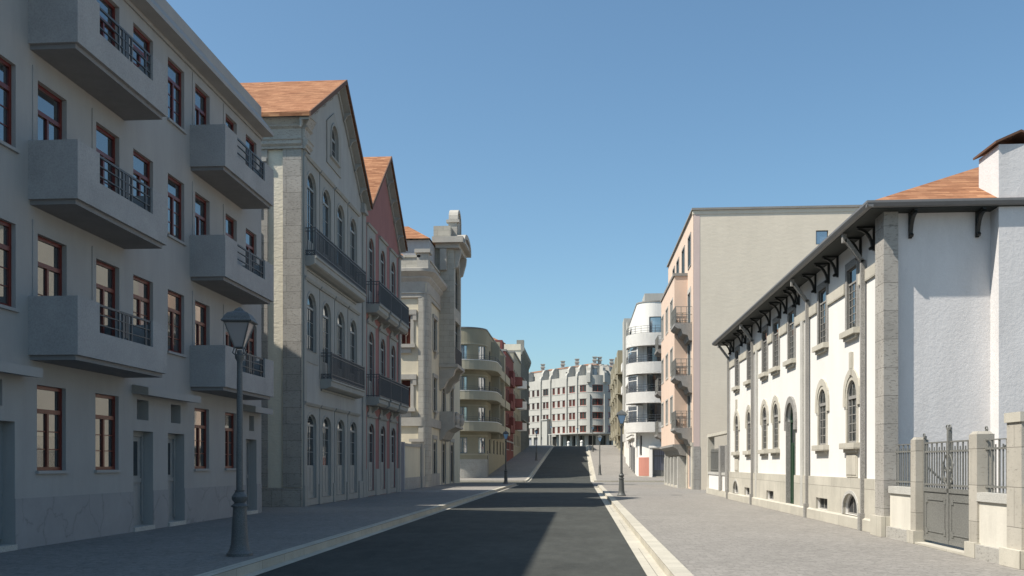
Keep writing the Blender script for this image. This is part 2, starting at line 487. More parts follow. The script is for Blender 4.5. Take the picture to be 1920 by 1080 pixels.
for y0, y1 in ((-40, 74), (93.2, 200)):
    strip('kerb', 1.34, 1.62, y0, y1, .004, 'kerb_stone', bottom=.16)
    strip('pavement', 1.62, 30, y0, y1, 0, 'paving', bottom=.16)
MB().wbox(-26, -5.5, 79.2, 79.45, -.16, .004).wbox(-26, -5.5, 92.95, 93.2, -.16, .004).wbox(1.62, 30, 74, 74.25, -.16, .004).wbox(1.62, 30, 92.95, 93.2, -.16, .004).build('kerb', 'kerb_stone', kind='structure')

# ------------------------------------------------------------------ white apartment house, left foreground
def house1():
    R = thing('apartment_house', 'white apartment house in shade with solid balconies and red window frames, nearest on the left', 'building', (-10.5, 20, 0))
    X = -10.5; pa = alongY(X, 1)
    colsW = [(8.8,9.85),(11.4,12.45),(13.9,14.95)]
    A,B,C,D,Eo,F,G,H = (16.1,17.2),(17.9,18.95),(20.15,21.2),(21.92,22.97),(23.82,24.84),(25.52,26.55),(27.78,28.70),(29.55,30.55)
    holes = []; W = []; 
    for k in range(3):
        z = 2.97*k
        for c in colsW+[A, D, Eo, H]: W.append((*c, 4.49+z, 6.07+z, 'w'))
        for c in (B, C, F, G): W.append((*c, 3.78+z, 6.07+z, 'd'))
    for c in colsW+[B, C, F, G]: W.append((*c, 1.47, 3.14, 'w'))
    doors = [(15.9,17.17), D, Eo, H]
    vents = [(16.2,16.78),(22.1,22.72),(24.0,24.6),(29.85,30.3)]
    hs = [rect(*q[:4]) for q in W]+[rect(a, b, .08, 2.39) for a, b in doors]+[rect(a, b, 2.66, 3.14) for a, b in vents]
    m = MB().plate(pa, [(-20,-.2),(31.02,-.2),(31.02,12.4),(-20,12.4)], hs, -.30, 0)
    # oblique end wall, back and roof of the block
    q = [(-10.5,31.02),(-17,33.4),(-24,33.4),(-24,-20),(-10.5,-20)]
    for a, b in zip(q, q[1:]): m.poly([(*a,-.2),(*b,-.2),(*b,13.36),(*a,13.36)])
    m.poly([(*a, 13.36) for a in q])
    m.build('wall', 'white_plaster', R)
    MB().box(pa, -20, 15.9, 0, .95, 0, .012).box(pa, 17.17, 21.92, 0, .95, 0, .012).box(pa, 22.97, 23.82, 0, .95, 0, .012).box(pa, 24.84, 29.55, 0, .95, 0, .012).box(pa, 30.55, 31.03, 0, .95, 0, .012).build('plinth', 'worn_plinth', R)
    MB().ext(pa, [(0,13.38),(0,13.06),(.42,12.5),(.42,12.39),(0,12.38),(-.4,12.38),(-.4,13.38)], -20, 31.02).build('eave', 'white_plaster', R)
    MB().box(pa, -20, 31.02, 12.28, 12.38, 0, .05).build('moulding', 'white_plaster', R)
    for a, b, c, d, k in W:
        if k == 'w': rwin(pa, (a,b,c,d), R, transom=c+(d-c)*.70, rows=2, gmat='clear_glass', w=-.13, sill=(.06,.06,'white_plaster'))
        else: rwin(pa, (a,b,c,d), R, transom=c+(d-c)*.76, rows=2, gmat='clear_glass', w=-.13, name='window')
    for (a, b) in doors:
        dm = MB(); dm.box(pa, a, b, .08, 2.39, -.34, -.28)
        g = b-a
        dm.box(pa, a, a+.1*g, .2, 2.39, -.28, -.24); dm.box(pa, b-.1*g, b, .2, 2.39, -.28, -.24); dm.box(pa, a+.1*g, b-.1*g, 2.27, 2.39, -.28, -.24)
        dm.box(pa, a+.28*g, a+.72*g, .35, 1.05, -.28, -.255)
        dm.box(pa, a+.1*g, b-.1*g, 1.15, 1.25, -.28, -.25)
        o = dm.build('door', 'grey_wood', R)
        MB().box(pa, a+.26*g, a+.74*g, 1.32, 2.15, -.28, -.268).build('pane', 'glass', o)
        MB().tube([pa.P(a+.18*g,1.15,-.23), pa.P(a+.18*g,1.32,-.23)], .012, 6).build('handle', 'iron', o)
        MB().box(pa, a-.005, b+.005, -.1, .105, -.275, .05).build('doorstep', 'granite_light', R)
    for a, b in vents: MB().box(pa, a, b, 2.66, 3.14, -.32, -.27).build('vent', 'soffit_plaster', R)
    for c in (B, C, F, G):
        for k in range(3):
            z = 2.97*k; a, b = c
            MB().box(pa, a-.16, a, 3.6+z, 6.07+z, 0, .018).box(pa, b, b+.24, 3.6+z, 6.07+z, 0, .018).box(pa, a-.16, b+.24, 6.07+z, 6.30+z, 0, .018).build('window_surround', 'white_plaster', R)
    for (a, b) in ((16.0,17.42),(21.85,24.98),(29.3,31.0)):
        MB().ext(pa, [(0,3.26),(.40,3.22),(.40,3.40),(.0,3.47)], a, b).build('door_canopy', 'white_plaster', R)
    # balconies
    for (y0, y1, c0, c1) in ((17.6,21.55,18.44,20.82),(25.2,29.28,26.11,28.46)):
        for k in range(3):
            z = 2.97*k; w1 = .98; m = MB(); t = .12
            zb, zt, zc = 3.68+z, 4.80+z, 4.21+z
            m.box(pa, y0, y0+t, zb+.15, zt, 0, w1-t); m.box(pa, y1-t, y1, zb+.15, zt, 0, w1-t)
            m.box(pa, y0, y1, zb, zb+.15, 0, w1-t)
            m.plate(pa, [(y0,zb),(y1,zb),(y1,zt),(c1,zt),(c1,zc),(c0,zc),(c0,zt),(y0,zt)], (), w1-t, w1, True)
            o = m.build('balcony', 'balcony_plaster', R)
            MB().box(pa, y0+.07, y1-.07, zb-.09, zb, 0, w1-.08).build('balcony_soffit', 'soffit_plaster', o)
            r = MB(); ww = w1-.06
            for v in (zt-.03, zt-.22, zt-.42): r.box(pa, c0, c1, v-(.022 if v > zt-.1 else .01), v+(.022 if v > zt-.1 else .01), ww-.02, ww+.02)
            mid = (c0+c1)/2
            for u in (c0+.03, mid-.28, mid-.12, mid+.12, mid+.28, c1-.25, c1-.04): r.box(pa, u-.02, u+.02, zc, zt-.05, ww-.018, ww+.018)
            r.box(pa, mid-.10, mid-.02, zc+.05, zt-.06, ww-.012, ww+.012); r.box(pa, mid+.02, mid+.10, zc+.05, zt-.06, ww-.012, ww+.012)
            r.build('railing', 'iron', o)
house1()

# ------------------------------------------------------------------ gabled houses
def gable(pa, y0, y1, ze0, ze1, zp, R, wmat, holes, xdepth=14, over=.4, y0ext=.45, end_mat=None):
    mid = (y0+y1)/2
    prof = [(y0,-.1),(y1,-.1),(y1,ze1),(mid,zp-.35),(y0,ze0)]
    m = MB().plate(pa, prof, holes, -.3, 0); m.build('wall', wmat, R)
    P = pa.P; b = MB()
    b.poly([P(y1,-.1), P(y1,-.1,-xdepth), P(y1,ze1,-xdepth), P(y1,ze1)])
    b.poly([P(*p, -xdepth) for p in prof]); 
    if not end_mat: b.poly([P(y0,-.1), P(y0,-.1,-xdepth), P(y0,ze0,-xdepth), P(y0,ze0)])
    b.build('rear_wall', end_mat or wmat, R)
    a0 = y0-y0ext; s0 = (zp-ze0)/(mid-a0); s1 = (zp-ze1)/(y1+.05-mid)
    L = [(a0,ze0),(mid,zp),(mid,zp-.16),(a0,ze0-.16)]; Rr = [(mid,zp),(y1+.05,ze1),(y1+.05,ze1-.16),(mid,zp-.16)]
    r = MB().plate(pa, L, (), -xdepth, over, True).plate(pa, Rr, (), -xdepth, over, True); ro = r.build('roof', 'roof_tile', R)
    for q in (L, Rr): MB().plate(pa, [(q[0][0],q[0][1]+.01),(q[1][0],q[1][1]+.01),(q[2][0],q[2][1]-.03),(q[3][0],q[3][1]-.03)], (), over+.002, over+.05, True).build('verge', 'verge_tile', ro)
    s = MB()
    for (u0, z0, u1, z1) in ((a0+.1, ze0-.2, mid, zp-.2), (mid, zp-.2, y1, ze1-.2)):
        s.plate(pa, [(u0,z0+.035),(u1,z1+.035),(u1,z1-.06),(u0,z0-.06)], (), 0, over-.05, True)
        s.plate(pa, [(u0,z0-.06),(u1,z1-.06),(u1,z1-.32),(u0,z0-.32)], (), 0, .07, True)
    s.build('bargeboard', 'trim_paint', ro)
    for k in range(1, 10):
        t = k/10*2
        u, z = (a0+(mid-a0)*t, ze0+(zp-ze0)*t) if t < 1 else (mid+(y1-mid)*(t-1), zp+(ze1-zp)*(t-1))
        if abs(t-1) < .05: continue
        MB().ext(pa, [(.07,z-.24),(over-.05,z-.26),(over-.05,z-.34),(.2,z-.40),(.07,z-.62)], u-.04, u+.04).build('bracket', 'trim_paint', ro)
    return ro
def house2():
    X = -10.4; pa = alongY(X, 1)
    R = thing('gabled_house', 'tall white gabled house with tiled roof and long iron balcony beside the apartment house', 'building', (X, 40, 0))
    c = [(35.86,37.12),(38.1,39.36),(40.42,41.68),(42.75,44.0)]
    G = [(*q, .28, 3.52) for q in c]
    F2 = [(*c[0], 5.95, 8.19)]+[(*q, 5.02, 8.19) for q in c[1:]]
    F3 = [(*q, 9.5, 12.82) for q in c]
    GW = (39.35, 40.45, 14.45, 15.85)
    hs = [arch(*q, .42) for q in G]+[arch(*q, .55) for q in F2+F3]+[arch(*GW)]
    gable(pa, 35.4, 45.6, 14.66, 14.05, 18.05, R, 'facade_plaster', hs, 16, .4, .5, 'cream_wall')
    for q in G: awin(pa, q, R, rise=.42, rows=2, low=1.55, name='door')
    for q in F2+F3: awin(pa, q, R, rise=.55, rows=2, low=(q[2]+.75 if q[3]-q[2] > 2.5 else None))
    awin(pa, GW, R, rows=1)
    for fl, top, bot in ((G, 3.95, .02), (F2, 8.68, 5.5), (F3, 13.32, 9.45)):
        for i, q in enumerate(fl):
            rs = .42 if fl is G else .55
            b = bot if fl is not F2 or i == 0 else 5.0
            a0, a1 = q[0]-.38, q[1]+.38
            m = MB().plate(pa, rect(a0, a1, b, top-.12), [arch(*q[:2], max(q[2], b+.001)+.001, q[3], rs)], .002, .03)
            m.ring(pa, arch(*q[:2], q[2], q[3], rs), arch(q[0]-.09, q[1]+.09, q[2]-.0, q[3]+.09, rs+.09), .03, .05)
            m.ext(pa, [(.002,top-.12),(.09,top-.12),(.14,top-.03),(.14,top),(.002,top+.02)], a0-.05, a1+.05)
            m.build('window_surround', 'trim_paint', R)
    m = MB().plate(pa, [(38.75,14.0),(41.05,14.0),(41.05,15.7),(40.5,16.05),(39.9,16.4),(39.3,16.05),(38.75,15.7)], [arch(*GW)], .002, .05)
    m.ring(pa, arch(*GW), arch(GW[0]-.1, GW[1]+.1, GW[2]-.02, GW[3]+.1), .05, .09)
    m.ext(pa, [(.05,14.42),(.14,14.42),(.14,14.34),(.05,14.30)], 39.15, 40.65)
    m.build('window_surround', 'trim_paint', R)
    # slim pilasters
    MB().box(pa, 35.4, 35.75, .78, 13.6, 0, .07).box(pa, 45.2, 45.6, .78, 13.7, 0, .07).box(pa, 35.4, 35.80, 0, .78, 0, .10).box(pa, 45.18, 45.6, 0, .78, 0, .10).build('pilaster', 'trim_paint', R)
    MB().box(pa, 44.95, 45.65, 13.55, 13.7, .0, .22).box(pa, 45.0, 45.6, 13.7, 14.0, 0, .18).build('capital', 'trim_paint', R)
    for a, b in ((37.52,37.7),(39.76,40.02),(42.08,42.35),(44.4,45.18)): MB().box(pa, a, b, 0, .8, .0, .08).build('plinth', 'trim_paint', R)
    # end wall facing the camera
    Y = 35.4; pe = alongX(Y)
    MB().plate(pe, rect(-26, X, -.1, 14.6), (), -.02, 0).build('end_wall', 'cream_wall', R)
    MB().box(pe, -11.13, -10.42, .72, 13.42, 0, .09).box(pe, -12.6, -11.72, .72, 13.42, 0, .09).build('stone_pilaster', 'travertine', R)
    MB().box(pe, -11.15, -10.40, -.1, .70, 0, .12).box(pe, -26, -11.16, -.1, .70, 0, .11).build('stone_plinth', 'travertine', R)
    MB().box(pe, -12.55, -11.95, 1.4, 10.3, .09, .13).box(pe, -12.55, -11.95, 10.9, 12.8, .09, .13).box(pe, -12.6, -11.74, 12.95, 13.1, .09, .17).build('wall_panel', 'travertine_plain', R)
    e = MB()
    pr = [(0,13.42),(.14,13.42),(.14,13.5),(.22,13.58),(.22,13.70),(.26,13.74),(.12,13.80),(.12,14.16),(.17,14.2),(.22,14.24),(.22,14.28),(.17,14.30),(.34,14.62),(0,14.62)]
    e.ext(pe, pr, -26, -10.38); e.ext(pa, [(w_, v_) for w_, v_ in pr], 35.4-.12, 36.05)
    e.build('entablature', 'travertine_plain', R)
    MB().poly([(-26,35.0,14.5),(-10.05,35.0,14.5),(-10.05,36.1,14.64),(-26,36.1,14.64)]).build('soffit', 'travertine_plain', R)
    # balconies
    for (a, b, z, deco) in ((35.5, 44.0, 9.45, True), (37.82, 43.75, 5.0, True)):
        w1 = .50
        m = MB().ext(pa, [(0,z),(w1,z),(w1,z-.07),(w1-.05,z-.10),(w1-.05,z-.28),(w1-.10,z-.32),(w1-.28,z-.38),(0,z-.38)], a, b)
        o = m.build('balcony', 'trim_paint', R)
        MB().box(pa, a+.1, b-.1, z-.46, z-.38, 0, .05).build('moulding', 'trim_paint', o)
        railing(pa, a+.04, b-.04, z, z+1.05, w1-.05, o, sp=.125, th=.013, deco=deco, mids=(z+.93,))
house2()
def house3():
    X = -10.42; pa = alongY(X, 1)
    R = thing('gabled_house', 'narrower dusty pink gabled house with three window columns and white surrounds', 'building', (X, 50, 0))
    c = [(46.7,47.95),(49.35,50.6),(52.35,53.6)]
    c = [(46.65,47.9),(49.45,50.7),(52.25,53.5)]
    G = [(*q, .28, 3.6) for q in c]; F2 = [(*q, 4.95, 8.2) for q in c]; F3 = [(*q, 9.45, 12.85) for q in c]
    hs = [arch(*q, .45) for q in G]+[arch(*q, .55) for q in F2+F3]
    gable(pa, 45.62, 54.95, 14.1, 14.1, 17.9, R, 'pink_plaster', hs, 16, .42, 0)
    for q in G: awin(pa, q, R, rise=.45, rows=2, low=1.7, name='door')
    for q in F2+F3: awin(pa, q, R, rise=.55, rows=2, low=q[2]+.8)
    for fl, top, bot in ((G, 4.0, .02), (F2, 8.6, 4.9), (F3, 13.4, 9.4)):
        for q in fl:
            rs = .45 if fl is G else .55
            a0, a1 = q[0]-.33, q[1]+.33
            m = MB().plate(pa, rect(a0, a1, bot, top-.1), [arch(*q[:2], q[2]+.001, q[3], rs)], .002, .03)
            m.ring(pa, arch(*q[:2], q[2], q[3], rs), arch(q[0]-.08, q[1]+.08, q[2], q[3]+.08, rs+.08), .03, .05)
            m.ext(pa, [(.002,top-.1),(.10,top-.1),(.14,top-.02),(.14,top),(.002,top+.02)], a0-.05, a1+.05)
            if fl is not F3:                            # vase shaped panel up to the balcony above
                zt = (4.45 if fl is G else 9.0); z0 = top; cx = (a0+a1)/2
                m.plate(pa, [(cx-.95,z0),(cx+.95,z0),(cx+.9,z0+(zt-z0)*.2),(cx+.6,z0+(zt-z0)*.55),(cx+.62,z0+(zt-z0)*.8),(cx+.75,zt),(cx-.75,zt),(cx-.62,z0+(zt-z0)*.8),(cx-.6,z0+(zt-z0)*.55),(cx-.9,z0+(zt-z0)*.2)], (), .002, .06)
                m.ext(pa, [(.06,zt),(.4,zt),(.34,zt-.12),(.12,zt-.28),(.06,z0+.1)], cx-.07, cx+.07)
            m.build('window_surround', 'trim_paint', R)
    MB().box(pa, 45.62, 45.95, 0, 13.9, 0, .06).box(pa, 54.5, 54.95, 0, 13.6, 0, .08).box(pa, 54.4, 55.05, 13.45, 13.6, 0, .2).build('pilaster', 'trim_paint', R)
    for a, b in ((45.97,46.31),(48.25,49.1),(51.05,51.9),(53.85,54.48)): MB().box(pa, a, b, 0, 1.35, 0, .07).build('plinth', 'trim_paint', R)
    MB().box(pa, 45.95, 46.3, 1.37, 8.4, 0, .02).build('wall_band', 'pink_plaster', R)
    for z in (4.88, 9.4):
        for (a, b) in ((46.1,48.45),(48.9,51.25),(51.7,54.05)):
            w1 = .72
            o = MB().ext(pa, [(0,z),(w1,z),(w1,z-.08),(w1-.07,z-.12),(w1-.07,z-.3),(w1-.2,z-.42),(0,z-.42)], a, b).build('balcony', 'trim_paint', R)
            MB().box(pa, b, b+.44, z-.30, z-.06, 0, w1-.24).build('bracket', 'granite_dark', o) if b < 54 else None
            railing(pa, a+.02, b+(.40 if b < 54 else 0), z, z+1.08, w1-.05, o, sides=(True, b > 54), sp=.13, th=.015, deco=False, mids=(z+.95,))
house3()

# ------------------------------------------------------------------ garden wall and villa
def garden_wall():
    R = thing('garden_wall', 'low cream rendered garden wall between the pink house and the ornate villa', 'wall', (-10.6, 62, 0))
    pa = alongY(-10.75, 1)
    MB().box(pa, 58.2, 65.9, 0, 2.7, -.3, 0).build('wall', 'villa_plaster', R)
    MB().box(pa, 58.15, 65.9, 0, .75, -.32, .05).build('plinth', 'travertine_plain', R)
    MB().box(pa, 58.12, 65.9, 2.7, 2.88, -.34, .05).build('coping', 'travertine_plain', R)
    MB().wbox(-13.5, -10.72, 58.0, 58.28, 0, 2.95).build('return_wall', 'grey_plaster', R)
    MB().wbox(-11.35, -10.6, 64.0, 64.7, 0, 3.1).wbox(-11.5, -10.5, 63.9, 64.8, 3.1, 3.3).build('gate_pier', 'villa_trim', R)
garden_wall()
def villa():
    R = thing('villa', 'ornate cream stone villa with a corner pilaster, oriel bay and curved roof finial', 'building', (-10.7, 75, 0))
    X = -10.7; Y0 = 66.3; pa = alongY(X, 1); pe = alongX(Y0)
    hs = []
    fw = [(69.3,70.7,9.9,12.2),(69.3,70.7,5.5,7.9),(73.9,75.4,5.5,8.0),(78.6,80.2,5.5,7.9),(80.5,81.9,9.9,12.2)]
    fd = [(69.2,70.8,.1,3.2),(73.8,75.5,.1,3.2),(78.5,80.5,.1,3.2)]
    m = MB().plate(pa, rect(Y0, 85, -.1, 14.2), [rect(*q) for q in fw+fd], -.3, 0)
    ew = [(-12.5,-11.8,9.95,12.0),(-12.5,-11.8,5.5,7.5)]
    m.plate(pe, rect(-20, X, -.1, 14.2), [rect(*q) for q in ew], -.25, 0)
    m.poly([(X,85,-.1),(-20,85,-.1),(-20,85,14.2),(X,85,14.2)]); m.poly([(-20,Y0,14.2),(X,Y0,14.2),(X,85,14.2),(-20,85,14.2)])
    m.build('wall', 'villa_plaster', R)
    for q in fw: 
        rwin(pa, q, R, 'dark_frame', -.08, .06, transom=q[2]+(q[3]-q[2])*.7, mull=2, rows=1, sill=(.14,.22,'villa_trim'))
        MB().box(pa, q[0]-.25, q[0], q[2], q[3], 0, .08).box(pa, q[1], q[1]+.25, q[2], q[3], 0, .08).box(pa, q[0]-.3, q[1]+.3, q[3], q[3]+.28, 0, .14).ext(pa, [(0,q[2]-.6),(.12,q[2]-.45),(.2,q[2]-.14),(0,q[2]-.14)], (q[0]+q[1])/2-.3, (q[0]+q[1])/2+.3).build('window_surround', 'villa_trim', R)
    for q in fd:
        rwin(pa, q, R, 'dark_frame', -.1, .08, transom=2.6, mull=1, name='door', gmat='dark_inside')
        MB().box(pa, q[0]-.22, q[0], 0, 3.4, 0, .07).box(pa, q[1], q[1]+.22, 0, 3.4, 0, .07).box(pa, q[0]-.22, q[1]+.22, 3.4, 3.7, 0, .09).build('door_surround', 'villa_trim', R)
    for q in ew:
        o = rwin(pe, q, R, 'villa_trim', -.18, .05, transom=q[3]-.5, mull=0, rows=0, gmat='stained_glass')
        cx, cz = (q[0]+q[1])/2, (q[2]+q[3]-.5)/2+.0
        t = MB(); P = lambda u, v: pe.P(u, v, -.14)
        d = [(cx-.14,cz),(cx,cz+.2),(cx+.14,cz),(cx,cz-.2)]
        for i in range(4): t.bar(P(*d[i]), P(*d[(i+1)%4]), .014)
        t.bar(P(cx,q[2]), P(cx,cz-.2), .014); t.bar(P(cx,cz+.2), P(cx,q[3]-.5), .014); t.build('lead_bars', 'villa_trim', o)
        MB().box(pe, q[1], q[1]+.22, q[2], q[3], 0, .07).box(pe, q[0]-.3, q[1]+.42, q[3], q[3]+.35, 0, .16).box(pe, q[1]+.16, q[1]+.42, q[3]-.4, q[3], 0, .14).build('window_surround', 'villa_trim', R)
        MB().box(pe, q[0]-.2, q[1]+.34, q[2]-.24, q[2], 0, .28).box(pe, q[0]-.2, q[1]+.05, q[2]-.62, q[2]-.24, 0, .16).build('sill', 'villa_trim', R)
    # corner pilaster, string courses, cornice
    cp = Path([('L',-11.25,Y0-.12,-10.95,Y0-.12),('A',-10.95,Y0+.28,.4,-pi/2,0),('L',-10.55,Y0+.28,-10.55,Y0+1.4)], 1)
    MB().box(cp, 0, cp.u1, 0, 13.6, -.3, 0).build('corner_pilaster', 'villa_stone', R)
    cc = Path([('L',-20,Y0,-11.1,Y0),('A',-11.1,Y0+.4,.4,-pi/2,0),('L',X,Y0+.4,X,72.4)], 1)
    MB().box(cc, 0, cc.u1, 4.25, 4.85, -.1, .16).box(cc, 0, cc.u1, 0, .9, -.1, .06).build('string_course', 'villa_trim', R)
    MB().ext(cc, [(0,13.2),(.14,13.2),(.14,13.45),(.2,13.5),(.12,13.6),(.12,14.3),(.3,14.55),(.3,14.65),(.62,14.95),(.62,15.15),(.0,15.3)], 0, cc.u1).build('cornice', 'villa_trim', R)
    MB().box(cc, 0, cc.u1, 15.2, 16.0, -.3, .04).box(cc, 0, cc.u1, 16.0, 16.15, -.34, .1).build('parapet', 'villa_stone', R)
    MB().wbox(-11.35, -10.55, Y0-.1, Y0+.7, 15.2, 16.3).wbox(-11.5, -10.4, Y0-.25, Y0+.85, 16.3, 16.55).build('parapet_post', 'villa_trim', R)
    # attic storey and roofs
    MB().wbox(-18, -11.0, 69.5, 82, 14.2, 18.0).build('attic_wall', 'grey_plaster', R)
    r = MB(); z = 18.02
    r.poly([(-18.3,69.2,z),(-10.9,69.2,z),(-13,72,19.6),(-16,72,19.6)]); r.poly([(-10.9,69.2,z),(-10.9,82.3,z),(-13,79,19.6),(-13,72,19.6)])
    r.poly([(-18.3,69.2,z),(-16,72,19.6),(-16,79,19.6),(-18.3,82.3,z)]); r.poly([(-18.3,82.3,z),(-16,79,19.6),(-13,79,19.6),(-10.9,82.3,z)]); r.poly([(-13,72,19.6),(-13,79,19.6),(-16,79,19.6),(-16,72,19.6)])
    r.poly([(-16,66.6,16.1),(-12.1,66.6,16.1),(-12.1,69.5,16.1),(-13.6,69.5,17.3),(-16,69.5,17.3)])
    r.build('roof', 'roof_tile', R)
    # oriel bay
    xo = -9.55
    po = alongY(xo, 1)
    y0, y1 = 72.4, 76.6
    b = MB().plate(po, rect(y0, y1, 9.1, 18.3), [arch(73.1,75.9,13.6,17.2), rect(73.1,75.9,9.6,12.6)], -.3, 0)
    b.wbox(-11, xo-.002, y0, y0+.3, 9.1, 18.28)
    b.wbox(-11, xo-.002, y1-.3, y1, 9.1, 18.28); b.wbox(-11, xo-.3, y0+.3, y1-.3, 9.12, 9.2)
    oo = b.build('oriel_bay', 'villa_stone', R)
    awin(po, (73.1,75.9,13.6,17.2), oo, 'dark_frame', -.25, .08, rows=2, mull=2); rwin(po, (73.1,75.9,9.6,12.6), oo, 'dark_frame', -.25, .08, mull=2, transom=11.9)
    railing(po, 72.7, 76.3, 9.2, 10.5, .08, oo, sides=(False, False), sp=.2, th=.02)
    MB().ext(po, [(-1.15,9.1),(.25,9.1),(.25,8.9),(.05,8.75),(-.1,8.3),(-.5,8.0),(-.8,7.4),(-1.15,7.2)], y0, y0+.7).ext(po, [(-1.15,9.1),(.25,9.1),(.25,8.9),(.05,8.75),(-.1,8.3),(-.5,8.0),(-.8,7.4),(-1.15,7.2)], y1-.7, y1).box(po, y0-.12, y1+.12, 8.95, 9.2, -1.15, .28).build('corbel', 'villa_trim', oo)
    MB().box(po, y0-.7, y1+.7, 18.3, 18.75, -1.6, .75).box(po, y0-.35, y1+.35, 17.95, 18.3, -1.4, .4).ext(po, [(0,17.95),(.5,17.95),(.45,17.5),(.2,16.6),(0,16.5)], 72.6, 73.0).ext(po, [(0,17.95),(.5,17.95),(.45,17.5),(.2,16.6),(0,16.5)], 76.0, 76.4).box(alongX(y0), -10.6, -10.1, 16.3, 17.9, 0, .35).build('cornice', 'villa_trim', oo)
    hood = Path([('L',xo+.02,72,xo+.02,78)], 1, 72)
    MB().ring(hood, arch(72.3,76.7,18.35,19.35,.85), arch(72.7,76.3,18.4,19.0,.55), .0, .8).build('arched_hood', 'villa_trim', oo)
    for q in ((y0-.2,y0+1.2),(y1-1.2,y1+.2)): MB().wbox(-11.1, xo-.25, q[0], q[1], 18.75, 19.65).build('parapet_block', 'villa_stone', oo)
    fin = MB().plate(hood, arch(73.4,75.3,18.8,21.1,.7), (), -.5, .05, True); fin.ring(hood, arch(73.2,75.5,18.8,21.35,.9), arch(73.4,75.3,18.8,21.1,.7), -.55, .15)
    fin.box(hood, 72.9, 73.4, 20.1, 20.3, -.7, .3).box(hood, 73.0, 73.3, 18.8, 20.1, -.55, .12)
    fin.build('roof_finial', 'villa_trim', oo)
    # stone balcony
    pb = alongY(X, 1); a, b_ = 72.5, 77.2
    MB().ext(pb, [(0,3.4),(.25,3.5),(.6,4.1),(1.05,4.35),(1.25,4.4),(1.25,4.55),(1.1,4.6),(1.1,5.6),(.95,5.6),(.95,4.6),(0,4.6)], a, b_).box(pb, a, a+.15, 4.6, 5.6, 0, .95).build('stone_balcony', 'villa_trim', R)
    for yy in (a+.9, b_-.9): MB().lathe((X+1.2, yy, 4.6), [(.12,0),(.22,.2),(.28,.45),(.15,.7),(.2,.9),(.05,1.0)], 10).build('baluster', 'villa_trim', R)
villa()

